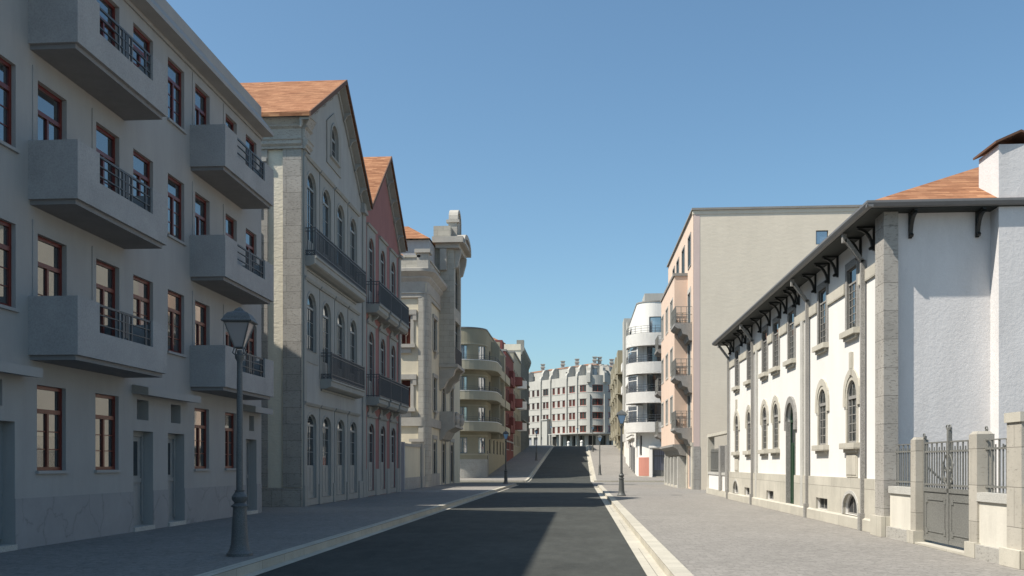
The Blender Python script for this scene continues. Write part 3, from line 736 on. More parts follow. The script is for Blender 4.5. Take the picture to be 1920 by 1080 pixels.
# ------------------------------------------------------------------ olive curved apartment block
def olive_block():
    R = thing('apartment_block', 'olive green rounded corner apartment block with curved balconies beyond the villa', 'building', (-11.9, 101, 0))
    r = 2.4; X = -9.9; Y0 = 99
    pa = Path([('L',-24,Y0,X-r,Y0),('A',X-r,Y0+r,r,-pi/2,0),('L',X,Y0+r,X,127)], 1)
    uA = 24+(X-r); uB = uA+r*pi/2                     # arc from uA to uB
    def ux(x): return 24+x
    def uy(y): return uB+(y-Y0-r)
    H = []; wins = []
    fl = [(2.72,4.36),(5.25,7.55),(8.4,10.7),(11.5,13.95)]
    for i, (a, b) in enumerate(fl):
        for q in ((ux(-20.5),ux(-19)),(ux(-17.5),ux(-16)),(ux(-14.6),ux(-13.6)),(ux(-12.7)-.0,ux(-12.7)+1.0),(uA+1.9,uA+3.1)):
            if q[0] < ux(-13): q2 = q
            wins.append((*q, a, b))
    for i, (a, b) in enumerate(fl):
        for y in (104.2, 109.2, 113.5, 118.0, 122.5):
            if hz(y)+.8 > a and i == 0: wins.append((uy(y), uy(y)+1.3, 3.0+hz(y)*.3, 4.4+hz(y)*.1))
            else: wins.append((uy(y), uy(y)+1.5, a, b))
    base = [(ux(-13.4),ux(-12.4),.3,.88),(ux(-17),ux(-16),.3,.88),(uA+.9,uA+1.6,.3,.88)]
    hs = wins+base
    MB().grid(pa, 0, pa.u1, -.3, 15.75, hs, .2).build('wall', 'olive_plaster', R)
    m = MB().poly([pa.P(u, 15.75) for u in pa.cuts(0, pa.u1)]+[Vector((-24,127,15.75))])
    m.poly([(X,127,-.3),(-24,127,-.3),(-24,127,15.75),(X,127,15.75)]); m.build('roof', 'flashing', R)
    for q in wins: rwin(pa, q, R, 'blue_frame' if q[0] < uB else 'dark_frame', -.10, .07, mull=1, rows=2 if q[0] < uB else 0, gmat='bright_glass' if q[0] < uB else 'glass')
    for q in base: rwin(pa, q, R, 'dark_frame', -.18, .05, mull=1, rows=0, gmat='curtain_glass')
    MB().box(pa, 0, pa.u1, 15.72, 15.84, -.2, .08).build('coping', 'flashing', R)
    for z in (4.5, 7.65, 10.8, 14.05): MB().box(pa, 0, uB+.5, z, z+.14, 0, .08).build('lintel_band', 'olive_light', R)
    MB().box(pa, 0, uB+1, 2.52, 2.68, 0, .08).build('string_course', 'olive_light', R)
    MB().box(pa, 0, uB+.8, -.3, 2.1, 0, .04).build('plinth', 'travertine_plain', R)
    for zb, zt in ((5.0,5.95),(8.25,9.12),(11.35,12.3)):
        m = MB().box(pa, ux(-22), uB+5.0, zb, zb+.14, 0, 1.2).box(pa, ux(-22), uB+5.0, zb+.14, zt, 1.08, 1.2).box(pa, uB+4.9, uB+5.0, zb+.14, zt, 0, 1.08)
        m.box(pa, uB+5.8, uB+13, zb+.05, zb+.2, 0, .95).box(pa, uB+5.8, uB+13, zb+.2, zt+.05, .85, .95).box(pa, uB+5.8, uB+5.9, zb+.2, zt+.05, 0, .85)
        m.box(pa, uB+14, uB+21, zb+.15, zb+.3, 0, .95).box(pa, uB+14, uB+21, zb+.3, zt+.15, .85, .95).box(pa, uB+14, uB+14.1, zb+.3, zt+.15, 0, .85)
        o = m.build('balcony', 'olive_light', R)
        MB().box(pa, ux(-22), uB+5.0, zt, zt+.06, 1.05, 1.22).build('coping', 'smooth_white', o)
        railing(pa, ux(-22), uB+4.9, zt+.06, zt+.5, 1.12, o, sides=(False, False), sp=.9, th=.018, mids=(zt+.3,))
    # recessed dividing slabs between balconies
    MB().box(pa, uB+5.2, uB+5.6, 4.4, 15.2, 0, .95).build('dividing_wall', 'olive_light', R)
    MB().box(pa, uB+13.3, uB+13.7, 4.6, 14.6, 0, .8).build('dividing_wall', 'olive_light', R)
    MB().box(pa, uB+.6, uB+1.6, .4, 3.0, .0, .05).build('door', 'dark_frame', R)
olive_block()
def flat_house(name, label, X, y0, y1, z0, z1, mat, cols, rows, wmat='dark_frame', side=1, depth=12, ww=1.2, wh=1.7, bal=None, extra=None, sidemat=None, gmat='glass'):
    pa = alongY(X, side)
    R = thing(name, label, 'building', (X, (y0+y1)/2, hz((y0+y1)/2)))
    q = [(c-ww/2, c+ww/2, r, r+wh) for c in cols for r in rows]
    MB().plate(pa, rect(y0, y1, z0, z1), [rect(*k) for k in q], -.22, 0).build('wall', mat, R)
    m = MB(); shell(m, pa, y0, y1, z0, z1, depth); m.build('side_wall', sidemat or mat, R)
    for k in q: rwin(pa, k, R, wmat, -.07, .07, mull=1, gmat=gmat, sill=(.1,.08,'granite_light'))
    MB().box(pa, y0-.05, y1+.05, z1, z1+.25, -depth, .15).build('coping', 'granite_dark', R)
    return R, pa
# red house
R, pa = flat_house('terraced_house', 'dark red terraced house with projecting bays up the hill on the left', -9.9, 127.05, 142.3, 0, 16.6, 'red_plaster', [129.5,132,138,140.5], [3.6,6.9,10.2,13.2])
for k in (5.9, 9.2, 12.4): MB().box(pa, 133.5, 137, k, k+2.2, 0, .6).build('bay', 'red_plaster', R); MB().box(pa, 128, 131, k-.1, k+.9, 0, .7).build('balcony', 'red_plaster', R)
MB().box(pa, 127.2, 142, 4.6, 4.8, 0, .1).build('string_course', 'trim_paint', R)
MB().wbox(-12.3, -10.4, 128, 131, 16.8, 18.2).build('chimney', 'red_plaster', R)
# grey house with white round balconies
R, pa = flat_house('terraced_house', 'narrow grey green terraced house with rounded white balconies on the hill', -9.9, 142.35, 159.6, 0, 18.2, 'olive_light', [144.5,148,151.5,155], [4.4,7.7,11.0,14.2])
for k in (7.0, 10.4, 13.7):
    bp = Path([('A',-10.4,153,1.9,-pi/2+.1,pi/2-.1)], 1)
    o = MB().box(bp, 0, bp.u1, k, k+1.1, -.12, 0).box(bp, 0, bp.u1, k-.15, k, -1.8, 0).build('balcony', 'smooth_white', R)
    bp2 = Path([('A',-10.5,146.5,1.7,-pi/2+.1,pi/2-.1)], 1)
    MB().box(bp2, 0, bp2.u1, k, k+1.1, -.12, 0).box(bp2, 0, bp2.u1, k-.15, k, -1.6, 0).build('balcony', 'red_plaster', R)
# tall corniced house
def tall_house():
    R = thing('tall_house', 'tall cream house with dark heavy bracketed cornice near the top of the hill', 'building', (-9.6, 170, hz(170)))
    X = -9.9; pa = alongY(X, 1)
    cols = [162.3,165.8,169.3,172.8,176.3,179.8]; rows = [5.6,9.4,13.0,16.4]
    q = [(c-.7, c+.7, r, r+2.2) for c in cols for r in rows]
    MB().plate(pa, rect(159.8, 182, 0, 21), [arch(*k, .3) for k in q], -.25, 0).build('wall', 'old_cornice', R)
    m = MB(); shell(m, pa, 159.8, 182, 0, 21.4, 14); m.build('side_wall', 'cream_wall', R)
    for k in q: awin(pa, k, R, 'dark_frame', -.08, .08, rise=.3, rows=1)
    MB().wbox(-23.5, -9.9, 159.7, 159.8, 20.6, 21.6).build('parapet', 'cream_wall', R)
    MB().ext(pa, [(0,19.8),(.2,19.9),(.3,20.3),(.6,20.6),(.6,21.0),(.5,21.3),(0,21.3)], 159.6, 182.4).build('cornice', 'old_cornice', R)
    for i in range(12): MB().ext(pa, [(0,20.3),(.55,20.6),(.55,20.2),(.25,19.5),(0,19.4)], 160.2+i*1.9, 160.6+i*1.9).build('bracket', 'old_cornice', R)
    for y in (160.4,164,167.5,171,174.5,178,181.4): MB().box(pa, y-.25, y+.25, 3.5, 19.8, 0, .2).build('pilaster', 'old_cornice', R)
    for k in (9.2, 12.8, 16.2): MB().box(pa, 161, 181, k-.25, k, 0, .4).build('balcony', 'old_cornice', R)
    MB().wbox(-10.6, -9.4, 159.9, 161.2, 21.3, 22.3).build('roof_block', 'old_cornice', R)
    MB().poly([(-24,160,21.8),(-12.5,160,21.8),(-17,166,24.5),(-24,166,24.5)]).poly([(-12.5,160,21.8),(-12.5,182,21.8),(-17,176,24.5),(-17,166,24.5)]).build('roof', 'roof_tile', R)
tall_house()

# ------------------------------------------------------------------ deco block closing the street
def deco_block():
    R = thing('apartment_block', 'long pale art deco block with rounded corner and fluted chimneys closing the street', 'building', (0, 222, hz(222)))
    P1 = (-.3, 217); d = (.6, -.8); L = 40; r = 4.4
    S0 = (P1[0]-d[0]*L, P1[1]-d[1]*L); c = (P1[0]+.8*r, P1[1]+.6*r); a0 = atan2(-.6, -.8)+2*pi; a1 = a0+radians(112)
    E = (c[0]+r*cos(a1), c[1]+r*sin(a1)); dd = (-sin(a1), cos(a1)); T = (E[0]+dd[0]*16, E[1]+dd[1]*16)
    pa = Path([('L',*S0,*P1),('A',*c,r,a0,a1),('L',*E,*T)], 1)
    uA = L; uB = L+r*(a1-a0); zb = 5.2
    rows = [(8.75,10.2),(11.75,13.2),(14.75,16.2),(17.8,19.3)]
    H = []; pil = []
    # repeating bays along the straight front: pilaster, 3 windows, pilaster, 2 windows
    u = uA-.6; k = 0
    while u > 3:
        pil.append(u)
        if k % 2 == 0:
            for i, rr in enumerate(rows):
                if i == 3: H.append((u-3.1, u-.9, *rr))
                else: H += [(u-1.85, u-.85, *rr), (u-3.15, u-2.15, *rr)]
            u -= 4.0
        else:
            for rr in rows: H += [(u-1.75, u-.75, *rr), (u-3.75, u-2.75, *rr), (u-5.75, u-4.75, *rr)]
            u -= 6.5
        k += 1
    for i, rr in enumerate(rows):
        H += [(uA+.3, uA+2.1, *rr), (uA+3.55, uA+6.0, *rr), (uB-1.3, uB-.2, *rr), (uB+1.4, uB+2.6, *rr), (uB+4.5, uB+5.8, *rr)]
    g = []
    u = uA-1
    MB().grid(pa, 0, pa.u1, 8.3, 21.5, H, .3).build('wall', 'deco_plaster', R)
    MB().poly([pa.P(u_, 21.5) for u_ in pa.cuts(0, pa.u1)]+[Vector((10,250,21.5)), Vector((-20,258,21.5))]).build('flat_roof', 'grey_plaster', R)
    for q in H: rwin(pa, q, R, 'red_paint' if q[0] > uA-14 else 'red_wood', -.2, .09, mull=1, rows=2 if uA+3 < q[0] < uA+4 or q[0] > uB-2 else 0, gmat='curtain_glass' if uB-2 < q[0] < uB else 'far_glass')
    for z in (10.32, 13.32, 16.32, 19.45, 8.62, 11.62, 14.62, 17.66): MB().box(pa, 0, pa.u1, z-.03, z+.04, 0, .07).build('string_course', 'deco_plaster', R)
    # pilasters that swell into curved stacks above the parapet
    arcp = [uA+2.75, uA+6.75]
    for u in pil+[uA+2.75, uA+6.5, uB-.0]:
        big = u in (uA+2.75, uA+6.5)
        if not big: MB().box(pa, u-.28, u+.28, zb, 21.2, 0, .32).build('pilaster', 'deco_plaster', R)
        else: MB().box(pa, u-.32, u+.32, zb+3.2, 17.3, 0, .35).box(pa, u-.42, u+.42, 19.9, 22.0, 0, .55).build('pilaster', 'deco_plaster', R)
        MB().ext(pa, [(.32,21.0),(.25,21.9),(0,22.4),(-.3,22.5),(-.35,23.2),(-.8,23.9),(-1.9,24.0),(-2.3,23.6),(-2.3,21.5),(0,21.4)], u-.36, u+.36).box(pa, u-.46, u+.46, 23.75, 24.05, -2.2, -.9).build('roof_stack', 'deco_plaster', R)
    # set back attic and roof
    at = Path([('L',S0[0]+2.0*.8,S0[1]+2.0*.6,P1[0]+2.0*.8,P1[1]+2.0*.6),('A',*c,r-2.0,a0,a1),('L',E[0]-2*cos(a1),E[1]-2*sin(a1),T[0]-2*cos(a1),T[1]-2*sin(a1))], 1)
    aH = [(u_-.45, u_+.45, 21.9, 23.0) for u_ in [x for x in [L-2.7-4.6*i for i in range(8)] if x > 2]]+[(L+1.2, L+2.9, 21.6, 23.2)]
    MB().grid(at, 0, at.u1, 21.5, 23.9, aH, .2).build('attic_wall', 'deco_plaster', R)
    for q in aH: rwin(at, q, R, 'dark_frame', -.18, .06, mull=1, rows=1, gmat='curtain_glass' if q[0] > L else 'glass')
    rm = MB(); us = at.cuts(0, at.u1); top = [at.P(u_, 23.9, .1) for u_ in us]; rid = [at.P(min(u_, 60), 24.6, -2.2) for u_ in us]
    for i in range(len(us)-1): rm.poly([top[i], top[i+1], rid[i+1], rid[i]])
    rm.build('roof', 'roof_tile', R)
    for u_ in (L-18.5, L-10.2, L-4.6, L+2.3, L+4.4, L+10):
        p = at.P(min(u_, at.u1), 0, -.9)
        h = 25.9
        MB().wbox(p.x-.45, p.x+.38, p.y-.38, p.y+.45, 22.5, h-.9).wbox(p.x-.55, p.x+.55, p.y-.55, p.y+.55, h-.9, h-.7).wbox(p.x-.42, p.x+.42, p.y-.42, p.y+.42, h-.7, h-.15).wbox(p.x-.55, p.x+.55, p.y-.55, p.y+.55, h-.15, h).build('chimney', 'granite_light', R)
    # ground floor with canopy
    gh = []
    u = 1.0
    gl = []
    while u < uB-.5:
        gl.append((u, u+1.7, zb+.1, 8.0)); u += 2.6
    MB().grid(pa, 0, pa.u1, zb-.3, 8.3, gl, .5).build('ground_floor_wall', 'deco_plaster', R)
    for q in gl: rwin(pa, q, R, 'dark_frame', -.45, .08, mull=1, gmat='far_glass' if q[0] > uA-12 else 'shutter_grey', name='shop_window')
    MB().box(pa, uA-9, uB+6, 8.3, 8.55, 0, 2.2).build('canopy', 'deco_plaster', R)
    MB().box(pa, uA-13.0, uA-11, zb-.3, 11.9, 0, 1.1).box(pa, uA-13.2, uA-10.8, 11.9, 12.15, 0, 1.3).build('porch', 'deco_plaster', R)
    for u in (uA-8.6, uA-4.5): MB().lathe(pa.P(u, zb-.3, 1.9), [(.3,0),(.3,3.4)], 12).build('column', 'deco_plaster', R)
deco_block()

# ------------------------------------------------------------------ white hall, right foreground
def hall():
    X = 6.85; pa = alongY(X, -1)
    R = thing('hall', 'long low white hall with wide tiled hip roof, arched windows and black eave brackets', 'building', (X, 33, 0))
    up = [24.77,27.72,31.74,34.18,36.24,39.5,42.55]; hw = .43
    U = [(c-hw, c+hw, 4.98, 6.55) for c in up]
    Lo = [(c-.43, c+.43, 2.14, 3.72) for c in (24.76,27.72,34.22,36.26,39.58,42.62)]
    Dr = (31.15, 32.35, .25, 3.6)
    Ba = [(24.1,25.4,.32,.86),(42.0,43.3,.32,.86)]; Br = [(27.0,28.3,.32,.64),(34.4,35.7,.32,.64),(39.2,40.4,.32,.64)]
    hs = [rect(*q) for q in U]+[arch(*q) for q in Lo]+[arch(*Dr)]+[arch(*q, .38) for q in Ba]+[rect(*q) for q in Br]
    m = MB().plate(pa, rect(21.75, 44.95, -.1, 7.2), hs, -.3, 0)
    shell(m, pa, 21.76, 44.95, -.1, 7.2, 16)
    m.build('wall', 'hall_plaster', R)
    # plinth (holes repeated in it)
    hb = [arch(*q, .38) for q in Ba]+[rect(*q) for q in Br]
    MB().plate(pa, [(21.7,.3),(31.15,.3),(31.15,1.25),(21.7,1.25)], [hb[0], hb[2]], .002, .06).plate(pa, [(32.35,.3),(44.95,.3),(44.95,1.25),(32.35,1.25)], [hb[1], hb[3], hb[4]], .002, .06).build('plinth', 'plinth_stone', R)
    MB().ext(pa, [(0,-.1),(.12,-.1),(.12,.27),(.06,.31),(0,.31)], 21.6, 44.95).build('base_course', 'plinth_stone', R)
    for q in Ba:
        awin(pa, q, R, 'granite_dark', -.10, .04, rise=.38, rows=0, mull=2, gmat='dark_inside', name='basement_window', transom=False)
        MB().ring(pa, arch(*q, .38), arch(q[0]-.08, q[1]+.08, q[2]-.0, q[3]+.08, .44), .06, .08).build('window_surround', 'granite_light', R)
    for q in Br: rwin(pa, q, R, 'granite_dark', -.10, .03, mull=2, gmat='dark_inside', name='basement_window')
    for i, q in enumerate(U):
        rwin(pa, q, R, 'granite', -.05, .035, mull=2, rows=5, transom=q[3]-.38, mh=.008, rh=.007, ft=.03)
        a, b, c, d = q
        MB().ring(pa, rect(a, b, c, d), rect(a-.13, b+.13, c-.01, d+.14), -.03, .03).ring(pa, rect(a-.13, b+.13, c-.01, d+.14), rect(a-.2, b+.2, c-.01, d+.2), 0, .015).build('window_surround', 'granite', R)
        MB().box(pa, a-.22, b+.22, c-.15, c-.01, 0, .16).box(pa, a-.1, b+.1, c-.24, c-.15, 0, .09).build('sill', 'plinth_stone', R)
    for i, q in enumerate(Lo):
        awin(pa, q, R, 'granite', -.05, .045, rows=4, mull=2)
        a, b, c, d = q; k = (a+b)/2
        m = MB().ring(pa, arch(*q), arch(a-.1, b+.1, c-.01, d+.1), -.03, .03)
        # hood mould with dropped ears
        z = d-.43
        inner = [(a-.1,z-.22)]+[(k-(b-a+.2)/2*cos(pi*j/10), z+(.53)*sin(pi*j/10)) for j in range(11)]+[(b+.1,z-.22)]
        outer = [(a-.3,z-.22)]+[(k-(b-a+.6)/2*cos(pi*j/10)*(1 if j not in (2,8) else 1.03), z+(.72)*sin(pi*j/10)) for j in range(11)]+[(b+.3,z-.22)]
        m.plate(pa, outer+inner[::-1], (), .0, .05)
        if i in (0, 5): m.box(pa, k-.09, k+.09, d+.12, d+.7, 0, .07)
        m.build('window_surround', 'plinth_stone', R)
        MB().box(pa, a-.24, b+.24, c-.16, c-.01, 0, .16).box(pa, a-.1, b+.1, c-.25, c-.16, 0, .09).build('sill', 'plinth_stone', R)
        if i in (0, 5): MB().box(pa, a-.06, b+.06, 1.27, c-.25, 0, .03).box(pa, a-.0, b+.0, 1.33, c-.31, .03, .045).build('stone_panel', 'plinth_stone', R)
    # door
    a, b, c, d = Dr; k = (a+b)/2
    awin(pa, Dr, R, 'green_wood', -.12, .12, rows=0, mull=1, low=2.3, name='door', gmat='glass')
    z = d-.6
    inner = [(a,z-.3)]+[(k-(b-a)/2*cos(pi*j/10), z+.6*sin(pi*j/10)) for j in range(11)]+[(b,z-.3)]
    outer = [(a-.2,z-.3)]+[(k-(b-a+.4)/2*cos(pi*j/10), z+.8*sin(pi*j/10)) for j in range(11)]+[(b+.2,z-.3)]
    MB().plate(pa, outer+inner[::-1], (), 0, .08).box(pa, a-.003, a+.05, .26, z, -.11, .02).box(pa, b-.05, b+.003, .26, z, -.11, .065).build('door_surround', 'granite', R)
    # string band under the eave
    xs = [22.3]+[e for q in U for e in (q[0]-.2, q[1]+.2)]+[44.9]
    for i in range(0, len(xs), 2): MB().box(pa, xs[i], xs[i+1], 5.98, 6.26, 0, .05).build('string_course', 'plinth_stone', R)
    for (a, b) in ((29.9,30.3),(37.6,37.98)): MB().box(pa, a+.05, b-.05, .0, 6.0, 0, .07).build('pilaster', 'granite_light', R)
    # corner quoin and end wall
    MB().wbox(6.64, 6.95, 21.58, 22.2, .45, 7.14).build('quoin', 'travertine', R)
    MB().wbox(6.56, 7.05, 21.5, 22.3, -.1, .45).build('quoin_base', 'plinth_stone', R)
    pe = alongX(21.74)
    MB().plate(pe, rect(6.95, 22.8, -.1, 7.2), (), -.01, 0).build('end_wall', 'hall_end_plaster', R)
    MB().box(pe, 8.97, 9.85, -.1, 7.15, 0, .42).build('chimney_breast', 'hall_end_plaster', R)
    # eave, soffit, gutter
    x0, y0, zE = 6.2, 21.2, 7.18; x1, y1 = 23.5, 45.6
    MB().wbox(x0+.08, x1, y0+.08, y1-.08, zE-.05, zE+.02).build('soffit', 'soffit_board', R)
    gp = [(0,zE-.04),(.1,zE-.02),(.14,zE+.05),(.14,zE+.1),(.0,zE+.1)]
    MB().ext(alongY(x0+.1, -1), gp, y0-.03, y1).ext(alongX(y0+.1), gp, x0-.03, x1).build('gutter', 'flashing', R)
    xm, ya, yb, zr = 14.8, 29.2, 38, 11.3; z = zE+.08
    a = (x0+.02, y0+.02, z); b = (x1, y0+.02, z); c_ = (x1, y1, z); d_ = (x0+.02, y1, z)
    MB().poly([a, b, (xm,ya,zr)]).poly([b, c_, (xm,yb,zr), (xm,ya,zr)]).poly([c_, d_, (xm,yb,zr)]).poly([d_, a, (xm,ya,zr), (xm,yb,zr)]).build('roof', 'roof_tile', R)
    ch = MB().wbox(8.97, 9.85, 21.32, 22.35, 7.2, 8.47).build('chimney', 'hall_end_plaster', R)
    c2 = MB()
    yc0, yc1 = 21.25, 22.45
    for sx in (-1, 1):
        e0 = 9.41+sx*.53
        P = [(e0, yc0, 8.53), (9.41, yc0, 8.76), (9.41, yc1, 8.76), (e0, yc1, 8.53)]
        c2.poly(P); Q = [(p[0], p[1], p[2]-.05) for p in P]; c2.poly(Q)
        for i in range(4): c2.poly([P[i], P[(i+1)%4], Q[(i+1)%4], Q[i]])
    c2.build('chimney_cap', 'verge_tile', ch)
    # brackets
    def bracket(P0, out, along, zt):
        w_ = Vector(out); al = Vector(along); p = Vector(P0); m = MB()
        for s_ in (-1, 1): pass
        def ex(prof):
            n = len(prof); A = [p+w_*q[0]+al*(-.035)+Vector((0,0,q[1])) for q in prof]; B = [p+w_*q[0]+al*.035+Vector((0,0,q[1])) for q in prof]
            m.poly(A); m.poly(B)
            for i in range(n): m.poly([A[i], A[(i+1)%n], B[(i+1)%n], B[i]])
        ex([(0,zt),(.05,zt),(.05,zt-.56),(0,zt-.56)]); ex([(.05,zt),(.42,zt),(.42,zt-.04),(.05,zt-.04)])
        arc = [(.04+.33*(1-cos(t)), zt-.50+.46*sin(t)) for t in [pi/2*i/8 for i in range(9)]]
        ax = [(.09+.31*(1-cos(t)), zt-.52+.43*sin(t)) for t in [pi/2*i/8 for i in range(9)]]
        for i in range(8): ex([arc[i], arc[i+1], ax[i+1], ax[i]])
        ex([(.05,zt-.49),(.12,zt-.47),(.15,zt-.51),(.12,zt-.55),(.05,zt-.54)])
        m.build('eave_bracket', 'black_iron', R)
    for y in [22.9,24.0,26.1,27.0,28.5,30.6,31.1,32.4,33.4,35.2,37.0,38.9,40.3,41.2,43.4,44.3]:
        bracket((X, y, 0), (-1,0,0), (0,1,0), 7.13)
    for x in (7.25, 8.68): bracket((x, 21.74, 0), (0,-1,0), (1,0,0), 7.13)
    # downpipes
    for y in (23.6, 29.25, 38.45, 44.6):
        m = MB(); s_ = .05
        def sq(p, q, s_=s_):
            p, q = Vector(p), Vector(q); d = (q-p).normalized(); a = Vector((0,1,0)); b = d.cross(a)
            A = [p+a*i*s_+b*j*s_ for i, j in ((-1,-1),(1,-1),(1,1),(-1,1))]; B = [v+(q-p) for v in A]
            m.poly(A); m.poly(B)
            for i in range(4): m.poly([A[i], A[(i+1)%4], B[(i+1)%4], B[i]])
        sq((X-.085, y, .35), (X-.085, y, 6.5)); sq((X-.085, y, 6.45), (x0+.16, y, 7.0)); sq((x0+.13, y, 6.92), (x0+.13, y, 7.14))
        m.wbox(X-.18, X-.06, y-.09, y+.09, -.02, .42)
        m.build('downpipe', 'granite', R)
hall()
# ------------------------------------------------------------------ fences beside the hall
def bars(m, x, y0, y1, z0, z1, n, wide=.035, thin=.012, rails=()):
    for i in range(n):
        y = y0+(y1-y0)*(i+.5)/n
        t = wide if i % 2 == 0 else thin
        m.wbox(x-.01, x+.01, y-t, y+t, z0, z1 if i % 2 == 0 else z1-.09)
    for z in rails: m.wbox(x-.025, x+.025, y0, y1, z-.018, z+.018)
def scroll(m, x, y, z, r=.05, s=1):
    pts = [(x, y+s*r*cos(t)*(1-.06*t), z+r*sin(t)*(1-.06*t)) for t in [i*.5 for i in range(14)]]
    m.tube(pts, .012, 5)
def front_fence():
    R = thing('boundary_wall', 'stone pier boundary wall with iron railing panels joined to the near end of the white hall', 'wall', (6.8, 18, 0))
    X = 6.75
    def seg(y0, y1):
        MB().wbox(X, X+.28, y0, y1, .2, .97).build('wall_panel', 'panel_plaster', R)
        MB().wbox(X-.09, X+.33, y0, y1, -.1, .24).build('plinth', 'travertine_plain', R)
        MB().wbox(X-.04, X+.32, y0, y1, .97, 1.12).build('coping', 'granite_light', R)
        m = MB(); bars(m, X+.12, y0, y1, 1.12, 2.02, max(7, int((y1-y0)/.13)), .022, .008, (1.22, 1.86)); m.wbox(X+.10, X+.14, y0, y1, 2.0, 2.02)
        o = m.build('railing', 'gate_iron', R)
        MB().bar((X+.16, (y0+y1)/2, 1.9), (X+.9, (y0+y1)/2, 1.2), .035).build('brace', 'gate_iron', o)
    seg(20.08, 21.5); seg(15.66, 16.8)
    for (y0, y1, zt, wd) in ((19.78,20.08,2.12,.25),(16.8,17.14,2.14,.29)):
        m = MB().wbox(X-.04, X-.04+wd, y0, y1, .2, zt-.03); m.lathe((X-.04+wd/2, (y0+y1)/2, zt-.03), [(wd*.69,0),(wd*.5,.05)], 4, pi/4)
        m.build('gate_pier', 'pier_stone', R)
        MB().wbox(X-.10, X+.02+wd, y0-.05, y1+.05, -.1, .26).build('pier_base', 'plinth_stone', R)
    MB().wbox(X-.04, X+.36, 15.15, 15.66, .2, 2.25).build('end_pier', 'pier_stone', R)
    MB().wbox(X-.07, X+.39, 15.12, 15.69, 2.25, 2.4).build('pier_cap', 'plinth_stone', R)
    MB().wbox(X-.12, X+.42, 15.05, 15.75, -.1, .28).build('pier_base', 'plinth_stone', R)
    MB().wbox(X, X+.28, 8, 15.15, 0, 1.0).build('wall_panel', 'panel_plaster', R)
    G = thing('gate', 'double leaf grey iron gate with solid lower panels and scrolled top between stone piers', 'gate', (X+.1, 18.3, 0))
    MB().wbox(X-.08, X+.4, 17.2, 19.72, -.1, .045).build('threshold', 'plinth_stone', G)
    for (y0, y1) in ((17.2, 18.42), (18.44, 19.72)):
        xg = X+.12
        m = MB().wbox(xg-.02, xg+.02, y0, y1, .1, 1.06); L = MB()
        m.wbox(xg-.04, xg+.04, y0, y1, 1.06, 1.14); m.wbox(xg-.035, xg+.03, y0, y1, .1, .17)
        for a, b, c, d in ((y0+.16,y1-.16,.28,.30),(y0+.16,y1-.16,.90,.92)): m.wbox(xg-.035, xg, a+.08, b-.08, c, d)
        for y in (y0+.15, y1-.16): m.wbox(xg-.035, xg, y, y+.018, .36, .84)
        for y in (y0+.12, y1-.24):
            for z in (.24, .84): m.wbox(xg-.033, xg, y, y+.1, z, z+.1)
        o = m.build('gate_leaf', 'gate_iron', G)
        b = MB(); bars(b, xg, y0+.06, y1-.06, 1.14, 2.02, 9, .022, .009, (1.2, 1.84)); b.wbox(xg-.015, xg+.015, y0, y1, 2.0, 2.03)
        ym = y1 if y0 < 18 else y0; s = -1 if y0 < 18 else 1
        b.tube([(xg-.03, ym+s*.04, 1.16), (xg-.03, ym+s*.2, 1.35), (xg-.03, ym+s*.24, 1.6), (xg-.03, ym+s*.08, 1.78)], .012, 5)
        scroll(b, xg-.03, ym+s*.16, 1.3, .06, s); scroll(b, xg-.03, ym+s*.1, 1.5, .05, -s)
        b.build('gate_bars', 'gate_iron', o)
    m = MB().wbox(X+.08, X+.15, 18.39, 18.47, .1, 2.28); scroll(m, X+.1, 18.49, 2.28, .055, 1); scroll(m, X+.1, 18.37, 2.28, .055, -1)
    m.build('gate_post', 'gate_iron', G)
    m = MB().wbox(X+.10, X+.15, 19.70, 19.76, .1, 2.16); scroll(m, X+.1, 19.70, 2.16, .05, 1); m.build('gate_post', 'gate_iron', G)
    m = MB(); scroll(m, X+.2, 17.0, 2.2, .05, 1); m.wbox(X+.18, X+.22, 16.98, 17.02, 1.9, 2.2); m.build('gate_post', 'gate_iron', G)
front_fence()
def far_fence():
    R = thing('boundary_wall', 'white panelled low wall with stone piers beyond the far end of the white hall', 'wall', (6.9, 49, 0))
    X = 6.95
    MB().wbox(X, X+.25, 45.1, 53, 0, 1.05).build('wall_panel', 'hall_plaster', R)
    MB().wbox(X-.08, X+.3, 45.1, 53.1, -.1, .3).build('plinth', 'plinth_stone', R)
    MB().wbox(X-.04, X+.3, 45.1, 53.0, 1.05, 1.18).build('coping', 'granite_light', R)
    for y in (45.9, 48.0): MB().wbox(X-.1, X+.35, y-.3, y+.3, .3, 2.5).build('gate_pier', 'granite', R)
    MB().wbox(X-.05, X+.3, 52.65, 53.0, .3, 3.05).wbox(X-.05, X+.3, 45.3, 53.0, 3.05, 3.2).build('door_surround', 'plinth_stone', R)
    m = MB(); bars(m, X+.1, 48.3, 52.6, 1.18, 2.4, 30, .03, .015, (1.3, 2.25)); m.build('railing', 'gate_iron', R)
far_fence()

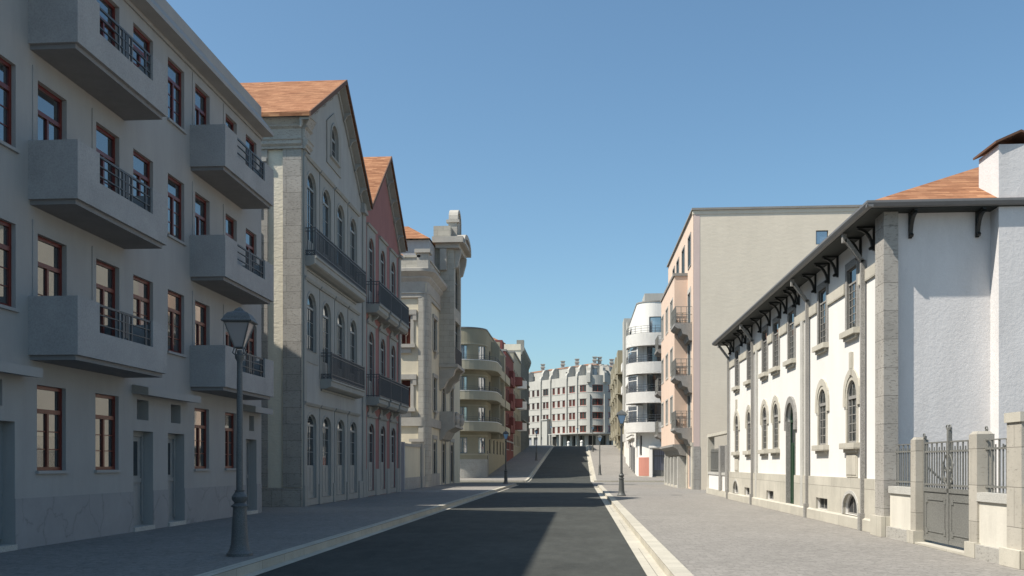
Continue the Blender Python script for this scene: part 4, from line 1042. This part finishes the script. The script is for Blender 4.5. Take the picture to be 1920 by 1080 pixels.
# ------------------------------------------------------------------ rose building with beige party wall
def rose():
    X = 7.06; pa = alongY(X, -1); Y0 = 60.65
    R = thing('apartment_building', 'tall rose coloured building with a blank beige side wall and a projecting bay, right side', 'building', (X, 68, 0))
    ws = [(62.0,63.5,14.4,16.3),(65.7,67.3,14.4,16.3),(69.4,71.0,14.4,16.3),(72.5,73.9,14.4,16.3)]
    ds = [(62.1,63.5,z,z+2.1) for z in (3.95,7.3,10.55)]+[(75.3,76.6,z,z+2.1) for z in (3.95,7.3,10.55)]
    gd = [(61.9,63.3,.1,2.5)]
    MB().plate(pa, rect(Y0, 78, -.1, 17.45), [rect(*q) for q in ws+ds+gd], -.25, 0).build('wall', 'rose_plaster', R)
    m = MB(); shell(m, pa, Y0+.5, 78, -.1, 17.45, 16); m.build('rear_wall', 'rose_plaster', R)
    pe = alongX(Y0)
    hw = (14.56, 15.31, 15.2, 16.07)
    MB().plate(pe, rect(7.45, 23, -.1, 17.2), [rect(*hw)], -.2, 0).build('party_wall', 'beige_wall', R)
    MB().box(pe, 7.06, 7.45, 2.7, 17.2, -.1, .012).build('edge_strip', 'rose_strip', R)
    MB().box(pe, 7.05, 7.45, -.1, 2.7, -.1, .03).build('stone_corner', 'travertine', R)
    rwin(pe, hw, R, 'dark_frame', -.12, .05, mull=0, gmat='bright_glass')
    MB().box(pe, 6.95, 23.1, 17.45, 17.58, -.4, .12).box(alongY(X, -1), Y0-.1, 78.1, 17.45, 17.56, -.4, .12).build('coping', 'granite_dark', R)
    MB().box(pe, 7.0, 23, 17.2, 17.45, -.2, .03).build('cap_band', 'beige_wall', R)
    for q in ws: 
        rwin(pa, q, R, 'blue_frame', -.07, .06, mull=1, rows=0)
        MB().ring(pa, rect(*q), rect(q[0]-.12, q[1]+.12, q[2]-.12, q[3]+.12), -.05, .04).build('window_surround', 'granite', R)
    for q in ds:
        rwin(pa, q, R, 'blue_frame', -.07, .08, mull=1, rows=1, name='door')
        MB().ring(pa, rect(*q), rect(q[0]-.15, q[1]+.15, q[2]-.02, q[3]+.3), -.05, .05).build('door_surround', 'granite_light', R)
    for q in gd: rwin(pa, q, R, 'shutter_grey', -.1, .08, mull=1, rows=3, name='door', gmat='curtain_glass')
    MB().box(pa, 60.66, 61.6, 0, 2.75, 0, .08).box(pa, 63.6, 64.3, 0, 2.75, 0, .08).box(pa, 60.66, 64.4, 2.75, 2.95, 0, .12).build('pilaster', 'plinth_stone', R)
    # bay
    xb = 6.2; pb = alongY(xb, -1); a, b = 63.95, 74.25
    bw = [(c, c+1.75, z, z+1.65) for c in (65.0,68.5,72.1) for z in (4.48,7.74,11.02)]
    m = MB().plate(pb, rect(a, b, 2.9, 14.0), [rect(*q) for q in bw], -.2, 0)
    m.wbox(xb+.002, 7.1, a, a+.02, 2.9, 14.0).wbox(xb+.002, 7.1, b-.02, b, 2.9, 14).wbox(xb+.2, 7.1, a+.03, b-.03, 13.9, 13.98).wbox(xb+.2, 7.1, a+.03, b-.03, 2.9, 2.98)
    o = m.build('bay', 'rose_plaster', R)
    for q in bw:
        rwin(pb, q, o, 'granite_light', -.06, .08, mull=1, rows=0)
        MB().ring(pb, rect(*q), rect(q[0]-.1, q[1]+.1, q[2]-.1, q[3]+.1), -.04, .03).build('window_surround', 'granite_light', o)
    MB().wbox(xb-.08, 7.1, a-.08, b+.08, 14.0, 14.18).build('coping', 'granite_dark', o)
    MB().ext(pb, [(.12,2.9),(.12,2.75),(-.2,2.55),(-.35,2.2),(-.86,2.1),(-.86,2.9)], a-.1, b+.1).build('corbel_band', 'granite', o)
    # balconies
    for (y0, y1) in ((61.3, 63.9), (75.0, 77.6)):
        for z in (3.9, 7.2, 10.5):
            o = MB().ext(pa, [(0,z),(1.12,z),(1.12,z-.15),(.95,z-.3),(.7,z-.35),(.6,z-.65),(.3,z-.75),(.2,z-1.05),(0,z-1.1)], y0, y1).build('balcony', 'granite', R)
            railing(pa, y0+.03, y1-.03, z, z+1.05, 1.05, o, sp=.35, th=.02, mat='gate_iron', mids=(z+.55,))
            MB().box(pa, y0+.05, y1-.05, z+.1, z+.95, 1.0, 1.015).build('balcony_panel', 'gate_iron', o)
    # ground floor columns under the bay
    MB().box(pa, 64.4, 78, 2.1, 2.4, 0, .3).build('lintel', 'granite', R)
    for y in (64.5, 67.0, 69.5, 72.0, 74.4): MB().box(pa, y-.22, y+.22, 0, 2.1, 0, .62).build('column', 'granite_light', R)
    for y in (65.75, 68.25, 70.75, 73.2):
        rwin(pa, (y-1.02, y+1.02, .15, 2.1), R, 'dark_frame', .02, .08, mull=1, rows=0, gmat='glass', name='shop_window')
        MB().box(pa, y-1.0, y+1.0, 0, .15, 0, .6).build('doorstep', 'plinth_stone', R)
rose()

# ------------------------------------------------------------------ white curved block
def white_block():
    R = thing('apartment_block', 'white streamlined corner block with roughcast curved balconies and salmon base band', 'building', (8, 105, 0))
    r = 2.0; X = 6.0; Y0 = 101
    pa = Path([('L',X,128,X,Y0+r),('A',X+r,Y0+r,r,pi,1.5*pi),('L',X+r,Y0,20,Y0)], 1)
    uA = 128-Y0-r; uB = uA+r*pi/2; uy = lambda y: 128-y; ux = lambda x: uB+x-X-r
    H = []
    for z in (6.0, 9.1, 12.15):
        H.append((uA+2.0, uB+3.2, z, z+2.25))
    H += [(uA+2.3, uB+4, 15.2, 17.0)]
    for z in (2.6, 5.9, 9.0, 12.2):
        for y in (110.5, 115, 119.5, 124): H.append((uy(y)-1.2, uy(y)+.3, z+1.0, z+2.5))
    door = (ux(7.35) if False else uB-1.95, uB+.0, .2, 3.1)
    D = (uB-.45, uB+1.15, .15, 3.15)
    H.append(D)
    H.append((uA+.1, uA+.5, 2.2, 4.6)); H.append((uA+1.0, uA+1.4, 2.5, 4.6))
    MB().grid(pa, 0, pa.u1, -.3, 18.6, H, .22).build('wall', 'smooth_white', R)
    MB().poly([pa.P(u, 18.6) for u in pa.cuts(0, pa.u1)]+[Vector((20,128,18.6))]).build('roof', 'flashing', R)
    MB().box(pa, 0, pa.u1, 18.55, 18.68, -.2, .06).build('coping', 'granite', R)
    for q in H:
        if q is D: continue
        wide = q[1]-q[0] > 2
        rwin(pa, q, R, 'red_paint' if q[0] < uA-4 else 'dark_frame', -.2, .07, mull=3 if wide else 1, rows=0, gmat='bright_glass' if q[3] > 16 else 'glass')
    o = rwin(pa, D, R, 'gate_iron', -.18, .1, mull=2, rows=0, transom=2.45, gmat='door_glass', name='door', low=.95)
    m = MB()
    for k in range(9):
        u = D[0]+.15+k*.19
        m.box(pa, u-.02, u+.02, .95, 3.0, -.12, -.09)
    m.build('door_grille', 'iron', o)
    MB().box(pa, D[0]-.3, D[0], 0, 3.3, 0, .3).box(pa, D[1], D[1]+.3, 0, 3.3, 0, .3).box(pa, D[0]-.3, D[1]+.3, 3.3, 3.5, 0, .4).build('door_surround', 'smooth_white', R)
    MB().box(pa, uA+.9, D[0]-.31, .35, 2.3, 0, .05).box(pa, D[1]+.31, pa.u1, .35, 2.3, 0, .05).build('base_band', 'salmon_band', R)
    MB().box(pa, uA-.5, pa.u1, -.3, .33, 0, .07).build('base_course', 'plinth_stone', R)
    for zb, zt in ((4.9,5.95),(7.95,9.1),(11.0,12.2),(13.9,15.2)):
        o = MB().box(pa, uA-1.2, pa.u1, zb, zt, .95, 1.1).box(pa, uA-1.2, pa.u1, zb, zb+.15, 0, .95).box(pa, uA-1.2, uA-1.05, zb+.15, zt, 0, .95).build('balcony', 'roughcast', R)
        railing(pa, uA-1.1, pa.u1-1, zt, zt+.75, 1.02, o, sides=(False, False), sp=.5, th=.02, mat='iron', mids=(zt+.25, zt+.5))
        if zt < 13:   # glazed end screens
            MB().box(pa, uA-.9, uA-.82, zt, zt+1.75, .8, .88).box(pa, uA+1.5, uA+1.58, zt, zt+1.75, .8, .88).box(pa, uA-.9, uA+1.58, zt+1.68, zt+1.78, .8, .88).box(pa, uA-.9, uA+1.58, zt+1.2, zt+1.26, .8, .88).box(pa, uA+1.5, uA+1.58, zt, zt+1.78, 0, .8).build('screen_frame', 'smooth_white', o)
            MB().box(pa, uA-.82, uA+1.5, zt, zt+1.68, .83, .85).build('screen_pane', 'bright_glass', o)
    # bays up the street
    pb = alongY(6.9, -1)
    for k, z in enumerate((4.7, 7.9, 11.0)):
        o = MB().ext(pb, [(0,z),(1.25,z+.2),(1.25,z+1.35),(0,z+1.35)], 107.5, 121).build('bay_band', 'smooth_white', R)
        MB().box(pb, 108, 110.2, z+1.35, z+2.9, 0, 1.1).build('bay_window', 'red_paint', o)
        MB().box(pb, 110.25, 113, z+1.37, z+2.85, .2, 1.0).box(pb, 108.1, 110.1, z+1.5, z+2.75, 1.1, 1.12).build('pane', 'glass', o)
        MB().box(pb, 107.6, 113.3, z+2.9, z+3.05, 0, 1.4).build('bay_roof', 'granite', o)
    for q in ((113.5,118,12.3,17.6,.9),(118.6,121.5,12.3,19.2,1.15),(122,126,7,20.0,1.4)): MB().box(pb, q[0], q[1], q[2], q[3], 0, q[4]).build('stepped_block', 'deco_plaster', R)
    MB().wbox(7.3, 9.4, 110, 114, 18.6, 21).build('roof_room', 'deco_plaster', R)
    for y in (106.2, 109, 112, 115.5): MB().box(pb, y, y+1.5, hz(y)+.1, hz(y)+2.9, .9, .96).build('shop_window', 'iron', R)
    MB().ext(pb, [(0,4.4),(1.2,4.5),(1.2,4.75),(0,4.75)], 107, 121).build('canopy', 'smooth_white', R)
white_block()
R, pa = flat_house('terraced_house', 'plain white terraced house beside the white streamlined block up the hill', 6.6, 128.05, 146, 0, 17.5, 'smooth_white', [131,135,139,143], [5.0,8.2,11.4,14.5], side=-1)
for k in (4.6, 7.9, 11.1, 14.2): MB().box(pa, 129.5, 133, k, k+1.0, 0, 1.0).build('balcony', 'smooth_white', R)
R, pa = flat_house('terraced_house', 'long olive terraced house with stacked little balconies near the hilltop on the right', 6.7, 146.05, 197, 1, 19.2, 'olive_light', [149,154,159,164,169,174,179,184,189,194], [6.4,9.6,12.8,15.9], side=-1)
for i, y in enumerate((151, 161, 171, 181)):
    MB().box(pa, y, y+5, hz(y)+1.8, 19.4, 0, .85).build('bay', 'olive_plaster', R)
    for k in (6.0, 9.2, 12.4, 15.5): MB().box(pa, y-2.4, y-.01, k, k+.15, 0, 1.2).box(pa, y-2.4, y-.01, k+.15, k+1.0, 1.12, 1.2).build('balcony', 'olive_light', R)

# ------------------------------------------------------------------ street lamps
def lamp(loc, label, pane='lamp_glass', iron='lamp_iron', rot=.3):
    x, y, z = loc
    R = thing('street_lamp', label, 'street lamp', loc, 'cast iron street lamps along the kerbs')
    MB().lathe((x,y,z), [(.225,0),(.225,.05),(.20,.07),(.175,.12),(.15,.22),(.145,.3),(.115,.87)], 12).build('base', iron, R, True)
    MB().lathe((x,y,z+.87), [(.14,0),(.145,.03),(.10,.06),(.09,.08),(.13,.13),(.135,.19),(.09,.25),(.075,.28),(.09,.3)], 14).build('collar', iron, R, True)
    MB().lathe((x,y,z+1.17), [(.062,0),(.056,1.2),(.048,2.25),(.048,2.3),(.08,2.36),(.085,2.42),(.045,2.44),(.045,2.5)], 10).build('pole', iron, R, True)
    L = MB(); zb, zt = z+3.72, z+4.16; rb, rt = .10, .30
    c = [(cos(rot+pi/4+i*pi/2), sin(rot+pi/4+i*pi/2)) for i in range(4)]
    for i in range(4):
        a, b = c[i], c[(i+1)%4]
        L.tube([(x+a[0]*rb, y+a[1]*rb, zb), (x+a[0]*rt, y+a[1]*rt, zt)], .012, 4)
        L.tube([(x+a[0]*rb, y+a[1]*rb, zb), (x+b[0]*rb, y+b[1]*rb, zb)], .014, 4)
        L.tube([(x+a[0]*rt, y+a[1]*rt, zt), (x+b[0]*rt, y+b[1]*rt, zt)], .016, 4)
        L.tube([(x+a[0]*.03, y+a[1]*.03, z+3.55), (x+a[0]*.14, y+a[1]*.14, z+3.62), (x+a[0]*rb, y+a[1]*rb, zb)], .012, 5)
    o = L.build('lantern', iron, R)
    g = MB(); k1, k2 = rb-.008, rt-.01
    for i in range(4):
        a, b = c[i], c[(i+1)%4]
        g.poly([(x+a[0]*k1,y+a[1]*k1,zb),(x+b[0]*k1,y+b[1]*k1,zb),(x+b[0]*k2,y+b[1]*k2,zt),(x+a[0]*k2,y+a[1]*k2,zt)])
    g.build('pane', pane, o)
    MB().lathe((x,y,zt), [(.35,0),(.37,.02),(.33,.06),(.31,.10),(.25,.16),(.16,.19),(.11,.21),(.09,.24),(.05,.26),(.02,.28)], 4, rot+pi/4).build('lantern_roof', iron, R)
    R.scale = (1, 1, .975)
    return R
def near(l):
    return l
lamp((-5.92, 16.35, 0), 'nearest street lamp, grey iron in shade in front of the white apartment house', 'lamp_glass_near', rot=.1)
proto = lamp((2.07, 48.6, 0), 'sunlit street lamp on the right kerb in front of the blank beige wall', rot=.05, iron='lamp_iron_plain')
def another(loc, label):
    o = copy_tree(proto); o.location = loc; o['label'] = label
another((-6.08, 79.6-1.2, 0), 'dark street lamp at the left kerb corner before the olive rounded block')
another((2.10, 104, hz(104)), 'street lamp at the foot of the hill on the right pavement')
another((-6.07, 133, hz(133)), 'street lamp halfway up the hill on the shaded left pavement')
another((2.06, 160, hz(160)), 'street lamp high on the hill on the sunny right pavement')
another((-6.05, 198, hz(198)), 'street lamp at the hilltop on the left, in front of the pale deco block')
another((-.6, 212, hz(212)), 'farthest street lamp, across the hilltop road by the deco block canopy')
# bollards on the crest
for (x, y, l) in ((-4.3+4.6, 206, 'small pale stone bollard right of the hilltop road'), (-2.6, 214, 'small pale stone bollard by the column of the deco block')):
    R = thing('bollard', l, 'bollard', (x, y, hz(y)), 'stone bollards at the hilltop')
    MB().lathe((x, y, hz(y)-.1), [(.3,0),(.3,.75),(.25,.95),(.34,1.05),(.3,1.3),(.12,1.45)], 10).build('post', 'smooth_white', R, True)
